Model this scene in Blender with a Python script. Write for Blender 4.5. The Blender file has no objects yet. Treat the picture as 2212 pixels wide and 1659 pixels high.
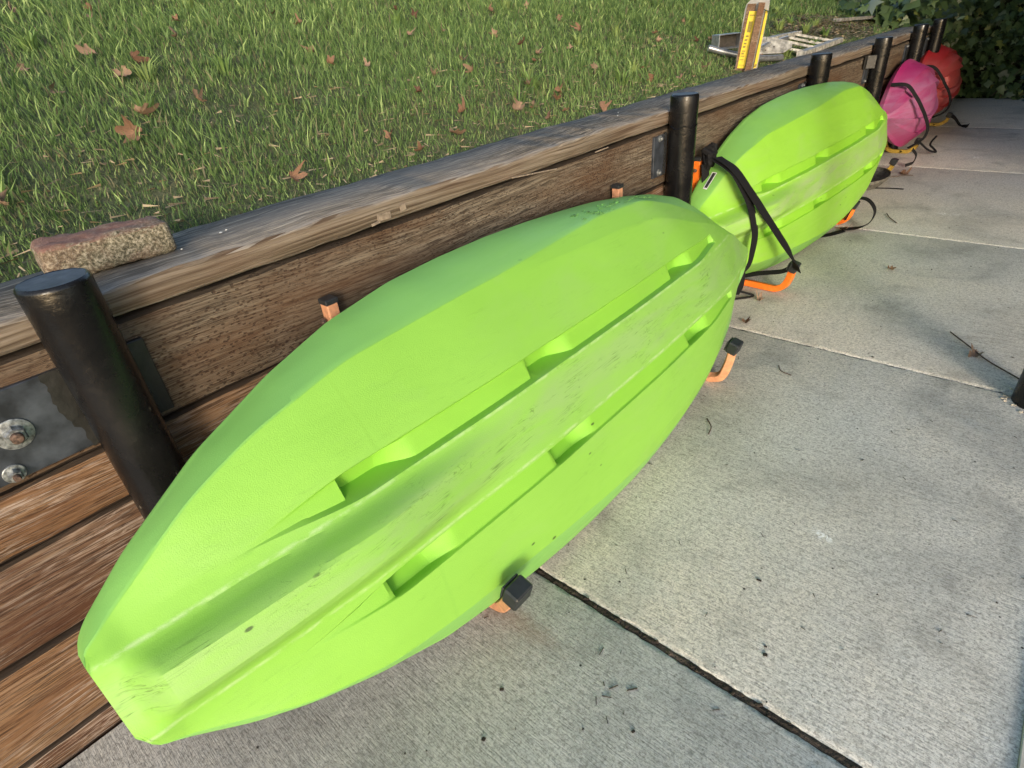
import bpy, math, random
import numpy as np
from mathutils import Vector, Matrix

# ------------------------------------------------------------------ camera, light, exposure
S = bpy.context.scene
COL = S.collection
CAM = np.array([0.8839, 0.0, 0.9190])
R_ = np.array([[0.75193812, 0.65396323, -0.08319346],
               [0.293467, -0.44506269, -0.84604747],
               [-0.59031025, 0.61176081, -0.52657623]])
cd = bpy.data.cameras.new("camera")
cam = bpy.data.objects.new("camera", cd)
COL.objects.link(cam)
S.camera = cam
cd.sensor_width = 36
cd.lens = 36 * 1250.23 / 2212
cd.clip_start = 0.02
cd.clip_end = 500
M = Matrix(((R_[0][0], -R_[1][0], -R_[2][0], CAM[0]),
            (R_[0][1], -R_[1][1], -R_[2][1], CAM[1]),
            (R_[0][2], -R_[1][2], -R_[2][2], CAM[2]),
            (0, 0, 0, 1)))
cam.matrix_world = M

SUN_EL = math.radians(14)
sun_dir = Vector((0.70 * math.cos(SUN_EL), -0.714 * math.cos(SUN_EL), math.sin(SUN_EL))).normalized()
sd = bpy.data.lights.new("sun", 'SUN')
sd.energy = 0.95
sd.angle = math.radians(11)
sd.color = (1.0, 0.95, 0.87)
sun = bpy.data.objects.new("sun", sd)
COL.objects.link(sun)
sun.rotation_euler = sun_dir.to_track_quat('Z', 'Y').to_euler()
sun.location = (6, -6, 5)

W = bpy.data.worlds.new("World")
S.world = W
W.use_nodes = True
wn = W.node_tree
bg = wn.nodes['Background']
sky = wn.nodes.new('ShaderNodeTexSky')
sky.sky_type = 'NISHITA'
sky.sun_disc = False
sky.sun_elevation = SUN_EL
sky.sun_rotation = math.atan2(sun_dir.x, sun_dir.y)
sky.dust_density = 2.0
sky.air_density = 1.0
sky.ozone_density = 1.0
wn.links.new(sky.outputs[0], bg.inputs[0])
bg.inputs[1].default_value = 0.15

S.view_settings.view_transform = 'Standard'
S.view_settings.look = 'None'
S.view_settings.gamma = 1
S.view_settings.exposure = 1.12
S.render.engine = 'CYCLES'
S.render.resolution_x = 1024
S.render.resolution_y = 768

rng = np.random.default_rng(7)
random.seed(7)

# ------------------------------------------------------------------ helpers
def tag(o, label=None, cat=None, group=None, kind=None):
    if label: o['label'] = label
    if cat: o['category'] = cat
    if group: o['group'] = group
    if kind: o['kind'] = kind
    return o

def empty(name, loc=(0, 0, 0)):
    o = bpy.data.objects.new(name, None)
    o.empty_display_size = 0.1
    COL.objects.link(o)
    o.location = loc
    return o

def mesh_obj(name, verts, faces, mat=None, parent=None, smooth=True, sharp=35):
    me = bpy.data.meshes.new(name)
    me.from_pydata([tuple(map(float, v)) for v in verts], [], [tuple(map(int, f)) for f in faces])
    me.update()
    if smooth:
        me.shade_smooth()
        me.set_sharp_from_angle(angle=math.radians(sharp))
    if mat: me.materials.append(mat)
    o = bpy.data.objects.new(name, me)
    COL.objects.link(o)
    if parent is not None:
        o.parent = parent
        o.matrix_parent_inverse = parent_inv(parent)
    return o

def parent_inv(p):
    m = p.matrix_basis.copy()
    if p.parent is not None:
        m = p.parent.matrix_basis @ p.matrix_parent_inverse @ m
        m = parent_world(p)
    return m.inverted()

def parent_world(p):
    if p.parent is None: return p.matrix_basis.copy()
    return parent_world(p.parent) @ p.matrix_parent_inverse @ p.matrix_basis

def place(o, parent):            # give an existing object (world coordinates) a parent
    o.parent = parent
    o.matrix_parent_inverse = parent_world(parent).inverted()

def ss(a, b, x):
    t = np.clip((x - a) / (b - a), 0, 1)
    return t * t * (3 - 2 * t)

class Geo:
    """collects pieces of geometry that become ONE mesh"""
    def __init__(s): s.v = []; s.f = []
    def add(s, v, f):
        n = len(s.v)
        s.v += [tuple(p) for p in v]
        s.f += [tuple(i + n for i in q) for q in f]
    def box(s, c, size, rot=None, bev=0.0):
        hx, hy, hz = [q / 2 for q in size]
        b = min(bev, hx * .9, hy * .9, hz * .9)
        if b <= 0:
            P = [(x, y, z) for x in (-hx, hx) for y in (-hy, hy) for z in (-hz, hz)]
            F = [(0, 1, 3, 2), (4, 6, 7, 5), (0, 4, 5, 1), (2, 3, 7, 6), (0, 2, 6, 4), (1, 5, 7, 3)]
        else:
            P = []; F = []
            idx = {}
            for sx in (-1, 1):
                for sy in (-1, 1):
                    for sz in (-1, 1):
                        for ax in range(3):
                            h = [hx - b, hy - b, hz - b]
                            h[ax] += b
                            idx[(sx, sy, sz, ax)] = len(P)
                            P.append((sx * h[0], sy * h[1], sz * h[2]))
            g = lambda a, q: idx[(a[0], a[1], a[2], q)]
            for ax in range(3):
                o1, o2 = [i for i in range(3) if i != ax]
                for sg in (-1, 1):
                    L = []
                    for a, c2 in ((-1, -1), (1, -1), (1, 1), (-1, 1)):
                        q = [0, 0, 0]; q[ax] = sg; q[o1] = a; q[o2] = c2
                        L.append(g(q, ax))
                    if (sg > 0) == (ax == 1): L = L[::-1]
                    F.append(tuple(L))
            for ax in range(3):     # edges running along ax
                o1, o2 = [i for i in range(3) if i != ax]
                for a in (-1, 1):
                    for c2 in (-1, 1):
                        q0 = [0, 0, 0]; q0[ax] = -1; q0[o1] = a; q0[o2] = c2
                        q1 = list(q0); q1[ax] = 1
                        F.append((g(q0, o1), g(q1, o1), g(q1, o2), g(q0, o2)))
            for sx in (-1, 1):
                for sy in (-1, 1):
                    for sz in (-1, 1):
                        F.append(tuple(idx[(sx, sy, sz, q)] for q in range(3)))
        if rot is not None: P = [rot @ Vector(p) for p in P]
        s.add([(p[0] + c[0], p[1] + c[1], p[2] + c[2]) for p in P], F)
    def tube(s, pts, r, seg=12, cap=True, square=False, up=None):
        pts = [Vector(p) for p in pts]
        n = len(pts); rings = []
        prev = None
        for i, p in enumerate(pts):
            d = (pts[min(i + 1, n - 1)] - pts[max(i - 1, 0)]).normalized()
            if prev is None:
                a = Vector(up) if up else (Vector((0, 0, 1)) if abs(d.z) < .9 else Vector((0, 1, 0)))
                x = (a - d * a.dot(d)).normalized()
            else:
                x = (prev - d * prev.dot(d)).normalized()
            prev = x
            y = d.cross(x)
            rr = r[i] if hasattr(r, '__len__') and not square else r
            ring = []
            if square:
                hx, hy = r
                c = min(hx, hy) * .18
                for (u, v) in ((hx - c, hy), (-hx + c, hy), (-hx, hy - c), (-hx, -hy + c), (-hx + c, -hy), (hx - c, -hy), (hx, -hy + c), (hx, hy - c)):
                    ring.append(p + x * u + y * v)
            else:
                for k in range(seg):
                    t = 2 * math.pi * k / seg
                    ring.append(p + (x * math.cos(t) + y * math.sin(t)) * rr)
            rings.append(ring)
        m = len(rings[0]); V = [q for rg in rings for q in rg]; F = []
        for i in range(n - 1):
            for k in range(m):
                F.append((i * m + k, i * m + (k + 1) % m, (i + 1) * m + (k + 1) % m, (i + 1) * m + k))
        if cap:
            F.append(tuple(range(m))[::-1]); F.append(tuple((n - 1) * m + k for k in range(m)))
        s.add(V, F)
    def lathe(s, prof, center, axis='z', seg=24, rot=None):
        V = []; F = []
        for (r, z) in prof:
            for k in range(seg):
                t = 2 * math.pi * k / seg
                p = Vector((r * math.cos(t), r * math.sin(t), z))
                if rot is not None: p = rot @ p
                V.append(p + Vector(center))
        n = len(prof)
        for i in range(n - 1):
            for k in range(seg):
                F.append((i * seg + k, i * seg + (k + 1) % seg, (i + 1) * seg + (k + 1) % seg, (i + 1) * seg + k))
        F.append(tuple(range(seg))[::-1]); F.append(tuple((n - 1) * seg + k for k in range(seg)))
        s.add(V, F)
    def build(s, name, mat, parent=None, smooth=True, sharp=35):
        return mesh_obj(name, s.v, s.f, mat, parent, smooth, sharp)

def catmull(pts, n=8):
    P = [np.array(p, float) for p in pts]
    P = [2 * P[0] - P[1]] + P + [2 * P[-1] - P[-2]]
    out = []
    for i in range(1, len(P) - 2):
        for k in range(n):
            t = k / n
            out.append(.5 * ((2 * P[i]) + (-P[i - 1] + P[i + 1]) * t + (2 * P[i - 1] - 5 * P[i] + 4 * P[i + 1] - P[i + 2]) * t * t + (-P[i - 1] + 3 * P[i] - 3 * P[i + 1] + P[i + 2]) * t ** 3))
    out.append(P[-2])
    return out

def ribbon(geo, pts, width, normal, thick=0.0022, n=8, twist=None):
    """webbing strap along pts; `normal` = outward normal (one, or one per control point)"""
    Q = catmull(pts, n)
    if len(np.shape(normal)) == 1: N = [np.array(normal, float)] * len(Q)
    else: N = catmull(normal, n)
    V = []; F = []
    m = len(Q)
    for i, q in enumerate(Q):
        d = Q[min(i + 1, m - 1)] - Q[max(i - 1, 0)]
        d = d / (np.linalg.norm(d) + 1e-9)
        nn = N[i] - d * (N[i] @ d); nn /= (np.linalg.norm(nn) + 1e-9)
        b = np.cross(d, nn)
        w = width / 2
        for (u, h) in ((-w, 0), (-w * .4, .0006), (w * .4, .0006), (w, 0), (w, -thick), (-w, -thick)):
            V.append(q + b * u + nn * h)
    for i in range(m - 1):
        for k in range(6):
            F.append((i * 6 + k, i * 6 + (k + 1) % 6, (i + 1) * 6 + (k + 1) % 6, (i + 1) * 6 + k))
    F.append((5, 4, 3, 2, 1, 0)); F.append(tuple((m - 1) * 6 + k for k in range(6)))
    geo.add(V, F)

# ------------------------------------------------------------------ materials
class NT:
    def __init__(s, name):
        s.m = bpy.data.materials.new(name); s.m.use_nodes = True
        s.t = s.m.node_tree; s.b = s.t.nodes['Principled BSDF']
        s.co = s.t.nodes.new('ShaderNodeTexCoord').outputs['Object']
    def n(s, typ, ins=None, **kw):
        nd = s.t.nodes.new(typ)
        for k, v in kw.items(): setattr(nd, k, v)
        for k, v in (ins or {}).items():
            i = nd.inputs[k]
            if hasattr(v, 'links'): s.t.links.new(v, i)
            else: i.default_value = v
        return nd
    def map(s, scale=(1, 1, 1), loc=(0, 0, 0), rot=(0, 0, 0), v=None):
        return s.n('ShaderNodeMapping', {'Vector': v or s.co, 'Scale': scale, 'Location': loc, 'Rotation': rot}).outputs[0]
    def noise(s, scale, detail=4, rough=.55, dist=0, v=None, out=0):
        return s.n('ShaderNodeTexNoise', {'Vector': v or s.co, 'Scale': scale, 'Detail': detail, 'Roughness': rough, 'Distortion': dist}).outputs[out]
    def ramp(s, fac, stops, interp='LINEAR'):
        nd = s.n('ShaderNodeValToRGB', {'Fac': fac}); cr = nd.color_ramp; cr.interpolation = interp
        while len(cr.elements) < len(stops): cr.elements.new(.5)
        for e, (p, c) in zip(cr.elements, stops):
            e.position = p
            e.color = (c, c, c, 1) if not hasattr(c, '__len__') else (c[0], c[1], c[2], 1)
        return nd.outputs[0]
    def mix(s, fac, a, b, mode='MIX'):
        nd = s.n('ShaderNodeMix', data_type='RGBA', blend_type=mode)
        for i, v in ((0, fac), (6, a), (7, b)):
            if hasattr(v, 'links'): s.t.links.new(v, nd.inputs[i])
            elif i == 0: nd.inputs[0].default_value = v
            else: nd.inputs[i].default_value = (v[0], v[1], v[2], 1) if hasattr(v, '__len__') else (v, v, v, 1)
        return nd.outputs[2]
    def math(s, op, a, b=0.0):
        return s.n('ShaderNodeMath', {0: a, 1: b}, operation=op).outputs[0]
    def color(s, c):
        if hasattr(c, 'links'): s.t.links.new(c, s.b.inputs['Base Color'])
        else: s.b.inputs['Base Color'].default_value = (c[0], c[1], c[2], 1)
    def rough(s, r):
        if hasattr(r, 'links'): s.t.links.new(r, s.b.inputs['Roughness'])
        else: s.b.inputs['Roughness'].default_value = r
    def bump(s, h, dist=.002, strength=1.0, chain=None):
        nd = s.n('ShaderNodeBump', {'Height': h, 'Distance': dist, 'Strength': strength})
        if chain is not None: s.t.links.new(chain, nd.inputs['Normal'])
        s.t.links.new(nd.outputs[0], s.b.inputs['Normal'])
        return nd.outputs[0]

def simple(name, c, rough=.6, metal=0.0, var=.15, scale=40, bump=0.0, spec=.5):
    t = NT(name)
    f = t.noise(scale, 4)
    c2 = tuple(q * (1 - var * 1.6) for q in c); c1 = tuple(min(1, q * (1 + var)) for q in c)
    t.color(t.ramp(f, [(.3, c2), (.7, c1)]))
    t.rough(rough); t.b.inputs['Metallic'].default_value = metal
    t.b.inputs['Specular IOR Level'].default_value = spec
    if bump: t.bump(f, bump)
    return t.m

def sep(t, v=None):
    return t.n('ShaderNodeSeparateXYZ', {0: v or t.co}).outputs

def mat_plank(name, dark, mid, light, pits, scrape, seed):
    t = NT(name)
    rnd = t.n('ShaderNodeObjectInfo').outputs['Random']
    t.co = t.n('ShaderNodeVectorMath', {0: t.co, 1: t.n('ShaderNodeCombineXYZ', {0: 0.0, 1: t.math('MULTIPLY', rnd, 37.0), 2: t.math('MULTIPLY', rnd, 11.0)}).outputs[0]}, operation='ADD').outputs[0]
    # stretched along the board (y); rings across z
    warp = t.noise(1.0, 3, .5, v=t.map((3, 1.2, 3), (seed, seed * .7, 0)), out=1)
    base = t.n('ShaderNodeVectorMath', {0: t.co, 1: t.n('ShaderNodeVectorMath', {0: warp, 1: (0.0, 0.0, 0.05)}, operation='MULTIPLY').outputs[0]}, operation='ADD').outputs[0]
    g1 = t.noise(1.0, 5, .62, .3, v=t.map((25, 3.2, 190), (seed, 0, seed), v=base))
    g2 = t.noise(1.0, 4, .6, .2, v=t.map((160, 22, 620), (0, seed, 0), v=base))
    big = t.noise(1.0, 4, .6, v=t.map((3, 2.5, 9), (seed * 2, 0, 3)))
    c = t.ramp(g1, [(.30, dark), (.48, mid), (.68, light)])
    c = t.mix(t.ramp(g2, [(.40, .85), (.52, 0)]), c, tuple(q * .35 for q in dark))
    c = t.mix(t.ramp(big, [(.35, .75), (.62, 0)]), c, (dark[0] * 1.25, dark[1] * .85, dark[2] * .62))
    h = t.mix(.5, g1, g2)
    if pits:
        vo = t.n('ShaderNodeTexVoronoi', {'Vector': t.map((130, 95, 240), (0, seed, 0)), 'Scale': 1.0, 'Randomness': 1.0})
        msk = t.ramp(vo.outputs['Distance'], [(.20, 1), (.34, 0)])
        ar = t.ramp(t.noise(1.0, 2, .5, v=t.map((4, 3.5, 11), (1, seed, 0))), [(.30, .05), (.52, .75)])
        msk = t.math('MULTIPLY', msk, ar)
        c = t.mix(msk, c, (.035, .017, .01))
        h = t.mix(msk, h, 0.0)
    if scrape:
        sc = t.noise(1.0, 6, .75, .8, v=t.map((60, 11, 230), (seed, 4, 0), v=base))
        reg = t.noise(1.0, 3, .5, v=t.map((5, 5, 10), (seed, 9, 2)))
        m = t.math('MULTIPLY', t.ramp(sc, [(.50, 0), (.60, .8)]), t.ramp(reg, [(.36, .15), (.6, 1)]))
        c = t.mix(m, c, (.40, .33, .28))
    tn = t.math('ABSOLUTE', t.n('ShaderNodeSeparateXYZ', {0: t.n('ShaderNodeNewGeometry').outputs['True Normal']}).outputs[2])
    c = t.mix(t.ramp(tn, [(.25, 0), (.6, .93)]), c, (.022, .016, .012))  # up- and down-facing edges darkened, painting the shade in the board seams
    t.color(c)
    t.rough(.82); t.b.inputs['Specular IOR Level'].default_value = .25
    t.bump(h, .0035, .9)
    return t.m

def mat_cap():
    t = NT('weathered_cap_wood')
    x, y, z = sep(t)
    warp = t.noise(1.0, 3, .5, v=t.map((3, 1.6, 3)), out=1)
    base = t.n('ShaderNodeVectorMath', {0: t.co, 1: t.n('ShaderNodeVectorMath', {0: warp, 1: (0.05, 0.0, 0.03)}, operation='MULTIPLY').outputs[0]}, operation='ADD').outputs[0]
    g1 = t.noise(1.0, 6, .68, .4, v=t.map((130, 5.0, 130), v=base))
    g2 = t.noise(1.0, 5, .7, .5, v=t.map((420, 22, 420), v=base))
    big = t.noise(1.0, 4, .6, v=t.map((6, 2.0, 6)))
    g2 = t.noise(1.0, 5, .7, .5, v=t.map((240, 11, 240), v=base))
    top = t.ramp(g1, [(.34, (.064, .053, .040)), (.45, (.158, .132, .098)), (.55, (.295, .250, .188)), (.66, (.43, .37, .285))])
    top = t.mix(t.ramp(t.noise(1.0, 3, .6, .4, v=t.map((480, 7, 480), v=base)), [(.40, .85), (.47, 0)]), top, (.045, .04, .033))
    top = t.mix(t.ramp(t.noise(1.0, 3, .6, .4, v=t.map((330, 9, 330), (5, 5, 5), v=base)), [(.56, 0), (.64, .6)]), top, (.52, .47, .40))
    top = t.mix(t.ramp(g2, [(.42, .9), (.54, 0)]), top, (.04, .037, .033))
    top = t.mix(t.ramp(big, [(.4, 0), (.65, .4)]), top, (.33, .30, .265))
    edge = t.math('MULTIPLY', t.ramp(x, [(.0, 0), (1, 1)]), 1.0)
    # worn pale lip at the front top edge
    lip = t.n('ShaderNodeMapRange', {'Value': x, 'From Min': -.026, 'From Max': -.003, 'To Min': 0, 'To Max': .7}).outputs[0]
    lipn = t.math('MULTIPLY', lip, t.ramp(t.noise(1.0, 5, .7, v=t.map((220, 16, 220), (3, 3, 3), v=base)), [(.36, .1), (.6, 1)]))
    top = t.mix(lipn, top, (.40, .36, .315))
    fr = t.ramp(t.noise(1.0, 5, .6, .4, v=t.map((10, 3.2, 230), v=base)), [(.36, (.070, .050, .034)), (.48, (.155, .122, .088)), (.62, (.25, .21, .165))])
    fr = t.mix(t.ramp(big, [(.4, .0), (.7, .5)]), fr, (.12, .06, .035))
    nx = t.n('ShaderNodeSeparateXYZ', {0: t.n('ShaderNodeNewGeometry').outputs['True Normal']}).outputs[0]
    nx = t.math('ADD', nx, t.math('MULTIPLY', t.math('SUBTRACT', t.noise(1.0, 5, .7, v=t.map((60, 9, 60), (1, 1, 1), v=base)), .5), .55))
    c = t.mix(t.ramp(nx, [(.50, 0), (.86, 1)]), top, fr)
    t.color(c); t.rough(.85); t.b.inputs['Specular IOR Level'].default_value = .3
    t.bump(t.mix(.5, g1, g2), .006, 1.0)
    return t.m

def mat_concrete():
    t = NT('broomed_concrete')
    fine = t.noise(1.0, 5, .7, .2, v=t.map((55, 330, 60)))
    fine2 = t.noise(1.0, 5, .65, .1, v=t.map((14, 160, 40), rot=(0, 0, .12)))
    grit = t.noise(260, 5, .75)
    big = t.noise(2.3, 6, .62, .6)
    big2 = t.noise(5.5, 5, .6, .4, v=t.map(loc=(4, 2, 0)))
    warm = t.noise(1.7, 4, .6, v=t.map(loc=(8, 1, 0)))
    c = t.mix(t.ramp(warm, [(.38, 0), (.62, 1)]), (.70, .68, .625), (.715, .665, .57))
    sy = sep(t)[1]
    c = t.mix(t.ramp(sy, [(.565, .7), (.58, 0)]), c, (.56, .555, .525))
    for (cx, cy, rx, ry, am) in ((.62, 1.16, .30, .10, .55), (.86, 1.28, .22, .12, .5), (.45, 1.30, .14, .2, .55), (.90, 2.0, .34, .40, .6), (.42, .16, .30, .2, .4), (.95, .95, .16, .2, .35), (.75, 2.9, .5, .35, .3)):  # dark stains; the broad one by the pillar paints a soft shadow
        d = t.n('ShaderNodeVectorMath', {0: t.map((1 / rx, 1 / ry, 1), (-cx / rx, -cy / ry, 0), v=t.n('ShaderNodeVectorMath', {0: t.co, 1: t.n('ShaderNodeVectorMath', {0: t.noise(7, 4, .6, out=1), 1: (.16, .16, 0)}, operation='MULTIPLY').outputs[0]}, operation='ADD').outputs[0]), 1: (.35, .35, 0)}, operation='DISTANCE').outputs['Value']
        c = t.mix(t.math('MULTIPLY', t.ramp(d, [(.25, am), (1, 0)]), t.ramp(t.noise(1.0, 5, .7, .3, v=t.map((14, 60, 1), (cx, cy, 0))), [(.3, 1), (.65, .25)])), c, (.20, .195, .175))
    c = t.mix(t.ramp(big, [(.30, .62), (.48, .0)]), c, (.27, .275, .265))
    c = t.mix(t.ramp(big2, [(.28, .6), (.44, 0)]), c, (.25, .24, .215))
    c = t.mix(t.ramp(t.noise(4, 5, .6, .5, v=t.map(loc=(2, 7, 1))), [(.56, 0), (.72, .55)]), c, (.60, .60, .56))
    c = t.mix(t.ramp(fine, [(.38, .45), (.52, 0)]), c, (.22, .21, .185))
    c = t.mix(t.ramp(t.noise(120, 5, .75, .4), [(.40, .6), (.52, 0)]), c, (.23, .22, .195))
    c = t.mix(t.ramp(t.noise(34, 5, .7, .5), [(.50, 0), (.68, .4)]), c, (.66, .64, .57))
    c = t.mix(t.ramp(fine2, [(.52, 0), (.70, .28)]), c, (.68, .66, .60))
    c = t.mix(t.ramp(grit, [(.38, .62), (.5, 0)]), c, (.15, .145, .13))
    sp = t.n('ShaderNodeTexVoronoi', {'Vector': t.co, 'Scale': 26.0})
    spm = t.math('MULTIPLY', t.ramp(sp.outputs['Distance'], [(.045, 1), (.075, 0)]), t.ramp(t.noise(7, 2), [(.5, 0), (.6, 1)]))
    c = t.mix(spm, c, (.05, .045, .04))
    # rust bleeding below the racks
    ru = t.n('ShaderNodeVectorMath', {0: t.map((1.0, 5.0, 1), (-.36, -.46 * 5.0, 0)), 1: (0, 0, 0)}, operation='DISTANCE').outputs['Value']
    c = t.mix(t.ramp(t.math('ADD', ru, t.math('MULTIPLY', t.noise(30, 4), .12)), [(.06, .5), (.22, 0)]), c, (.26, .13, .065))
    # scuffs of white paint
    for (cx, cy, sx, sy, r) in ((.757, .985, 9, 14, .5), (.585, 3.33, 5, 10, .5), (.53, 4.6, 5, 6, .5)):
        d = t.n('ShaderNodeVectorMath', {0: t.map((sx, sy, 1), (-cx * sx, -cy * sy, 0)), 1: (0, 0, 0)}, operation='DISTANCE').outputs['Value']
        f = t.math('MULTIPLY', t.ramp(d, [(.12, 1), (.3, 0)]), t.ramp(t.noise(60, 4, .7, 1.0), [(.52, 0), (.58, 1)]))
        c = t.mix(f, c, (.8, .8, .78))
    t.color(c); t.rough(.9); t.b.inputs['Specular IOR Level'].default_value = .25
    b1 = t.bump(t.mix(.5, fine, fine2), .0022, .9)
    return t.m

def mat_hull(name, base, wear, centre=.058, side=None, glossy=.42, seed=0.0, scr=1.0):
    """moulded polyethylene: object x = along, y = across, z = out of the bottom"""
    t = NT(name)
    x, y, z = sep(t)
    ay = t.math('ABSOLUTE', y)
    c = t.mix(t.ramp(t.noise(3.0, 3, .5, v=t.map(loc=(seed, 0, 0))), [(.35, 0), (.7, .28)]), base, tuple(min(1, q * 1.12 + .02) for q in base))
    # chalky worn strip on the keel
    wid = t.n('ShaderNodeMapRange', {'Value': x, 'From Min': .25, 'From Max': .60, 'To Min': .62 if centre < .1 else 1.0, 'To Max': 1.0}).outputs[0]
    kc = t.n('ShaderNodeMapRange', {'Value': t.math('DIVIDE', ay, wid), 'From Min': centre * .45, 'From Max': centre, 'To Min': 1, 'To Max': 0}).outputs[0]
    wn_ = t.noise(1.0, 5, .65, .8, v=t.map((5, 26, 8), (seed, 0, 0)))
    c = t.mix(t.math('MULTIPLY', kc, t.ramp(wn_, [(.34, .15), (.64, .85)])), c, wear)
    # faint haze elsewhere
    c = t.mix(t.ramp(t.noise(1.0, 5, .6, .5, v=t.map((4, 9, 6), (3 + seed, 2, 0))), [(.50, 0), (.78, .45)]), c, wear)
    # scratches: thin dark marks running mostly lengthwise
    for k, (sc, th, amt, rz) in enumerate((((7, 170, 20), .028, .55, .10), ((11, 240, 20), .022, .5, -.22), ((26, 150, 20), .018, .45, .5))):
        nz = t.noise(1.0, 2, .5, .7, v=t.map(sc, (seed + k * 3.1, k, 0), (0, 0, rz)))
        line = t.ramp(nz, [(.5 - th, 0), (.5, 1), (.5 + th, 0)])
        gate = t.ramp(t.noise(1.0, 3, .6, v=t.map((9, 22, 9), (k * 5 + seed, 1, 0))), [(.55, 0), (.66, 1)])
        kk = t.math('ADD', t.math('MULTIPLY', kc, .8), .22)
        c = t.mix(t.math('MULTIPLY', t.math('MULTIPLY', t.math('MULTIPLY', line, gate), kk), amt * 1.4 * scr), c, tuple(q * .28 for q in base))
    c = t.mix(t.math('MULTIPLY', t.n('ShaderNodeAttribute', attribute_name='groove').outputs['Fac'], .55), c, tuple(q * w_ for q, w_ in zip(base, (.93, 1.0, .55))))
    if centre < .1:      # pale scuffed lips of the keel
        lipm = t.math('MULTIPLY', t.ramp(t.math('ABSOLUTE', t.math('SUBTRACT', ay, .051)), [(.0, 1), (.0035, 0)]), t.ramp(t.noise(1.0, 5, .7, v=t.map((30, 60, 10), (seed, 0, 0))), [(.42, 0), (.60, .7)]))
        c = t.mix(lipm, c, (.42, .58, .30))
    # small nicks
    vo = t.n('ShaderNodeTexVoronoi', {'Vector': t.map((14, 30, 14), (seed, 0, 0)), 'Scale': 1.0})
    c = t.mix(t.math('MULTIPLY', t.ramp(vo.outputs['Distance'], [(.05, .85), (.085, 0)]), t.ramp(t.noise(5, 2, v=t.map(loc=(seed + 9, 0, 0))), [(.55, 0), (.62, 1)])), c, (.03, .06, .015))
    if side is not None:      # faded sides, with their skylit shade also put into the colour
        f = t.n('ShaderNodeAttribute', attribute_name='side').outputs['Fac']
        f = t.math('MULTIPLY', f, t.ramp(t.noise(6, 4), [(.3, .75), (.7, 1)]))
        c = t.mix(f, c, side)
    t.color(c)
    t.rough(t.ramp(wn_, [(.3, glossy), (.7, glossy + .22)]))
    t.b.inputs['Specular IOR Level'].default_value = .35
    t.b.inputs['Subsurface Weight'].default_value = 0.0
    b1 = t.n('ShaderNodeBump', {'Height': t.noise(6, 3, .5, .5, v=t.map((.6, 1.4, 1), (seed, 0, 0))), 'Distance': .006, 'Strength': .6}).outputs[0]
    t.bump(t.noise(650, 3, .6), .0006, .6, chain=b1)
    return t.m

def attr_mat(name, rough=.6, spec=.3, trans=0.0):
    t = NT(name)
    a = t.n('ShaderNodeAttribute', attribute_name='Col').outputs['Color']
    t.color(a); t.rough(rough); t.b.inputs['Specular IOR Level'].default_value = spec
    if trans:
        tr = t.n('ShaderNodeBsdfTranslucent', {'Color': a})
        mx = t.n('ShaderNodeMixShader', {0: trans, 1: t.b.outputs[0], 2: tr.outputs[0]})
        t.t.links.new(mx.outputs[0], t.t.nodes['Material Output'].inputs[0])
    return t.m

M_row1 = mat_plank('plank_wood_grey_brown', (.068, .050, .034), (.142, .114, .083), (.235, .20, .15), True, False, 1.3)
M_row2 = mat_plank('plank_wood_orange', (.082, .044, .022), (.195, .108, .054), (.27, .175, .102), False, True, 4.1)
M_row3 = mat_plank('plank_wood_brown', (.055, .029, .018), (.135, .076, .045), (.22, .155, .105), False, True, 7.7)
M_cap = mat_cap()
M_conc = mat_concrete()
M_lime = mat_hull('lime_plastic', (.218, .472, .062), (.245, .420, .135), side=(.205, .475, .115))
M_lime2 = mat_hull('lime_plastic_second', (.235, .50, .045), (.29, .40, .19), side=(.185, .42, .085), seed=5.2, scr=.5)
M_pink = mat_hull('pink_plastic', (.33, .020, .13), (.36, .16, .28), side=(.25, .045, .155), centre=.2, seed=2.2, glossy=.35)
M_red = mat_hull('red_plastic', (.34, .010, .016), (.38, .11, .11), side=(.26, .03, .04), centre=.2, seed=8.2, glossy=.35)

def mat_black(name, c=(.006, .006, .0065), rough=.24):
    t = NT(name)
    n1 = t.noise(14, 4, .6); n2 = t.noise(120, 4, .6)
    t.color(t.mix(t.ramp(n1, [(.45, 0), (.7, .5)]), c, (c[0] * 1.7, c[1] * 1.6, c[2] * 1.6)))
    vo = t.n('ShaderNodeTexVoronoi', {'Vector': t.map((60, 60, 25)), 'Scale': 1.0})
    f = t.math('MULTIPLY', t.ramp(vo.outputs['Distance'], [(.06, .7), (.1, 0)]), t.ramp(t.noise(9, 2), [(.5, 0), (.6, 1)]))
    t.color(t.mix(f, t.mix(t.ramp(n1, [(.45, 0), (.7, .5)]), c, (c[0] * 1.7, c[1] * 1.6, c[2] * 1.6)), (.14, .13, .11)))
    t.rough(t.ramp(n1, [(.3, rough * .7), (.7, rough * 1.5)]))
    t.b.inputs['Specular IOR Level'].default_value = .38
    t.bump(t.mix(.6, n2, n1), .0022, .7)
    return t.m
M_post = mat_black('black_enamel')
M_postcap = simple('dusty_black_steel', (.045, .052, .066), .5, .0, .35, 60, .001)
M_plate = simple('dark_galvanised_plate', (.060, .070, .088), .45, .45, .4, 28, .0008)
M_plateb = simple('black_painted_plate', (.014, .014, .013), .5, 0, .3, 60, .0015)
M_bolt = simple('galvanised_bolt', (.32, .34, .35), .45, .75, .45, 160, .0008)
M_boltr = simple('rusty_bolt_end', (.13, .085, .065), .7, .4, .5, 200, .001)
M_salmon = simple('faded_orange_paint', (.60, .29, .16), .6, 0, .2, 60, .0008)
M_orange = simple('orange_paint', (.83, .185, .02), .42, 0, .12, 90, .0006)
M_yellowp = simple('yellow_paint', (.32, .21, .03), .5, 0, .2, 90)
M_cap_r = simple('black_rubber', (.02, .023, .026), .45, 0, .2, 80)
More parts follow.
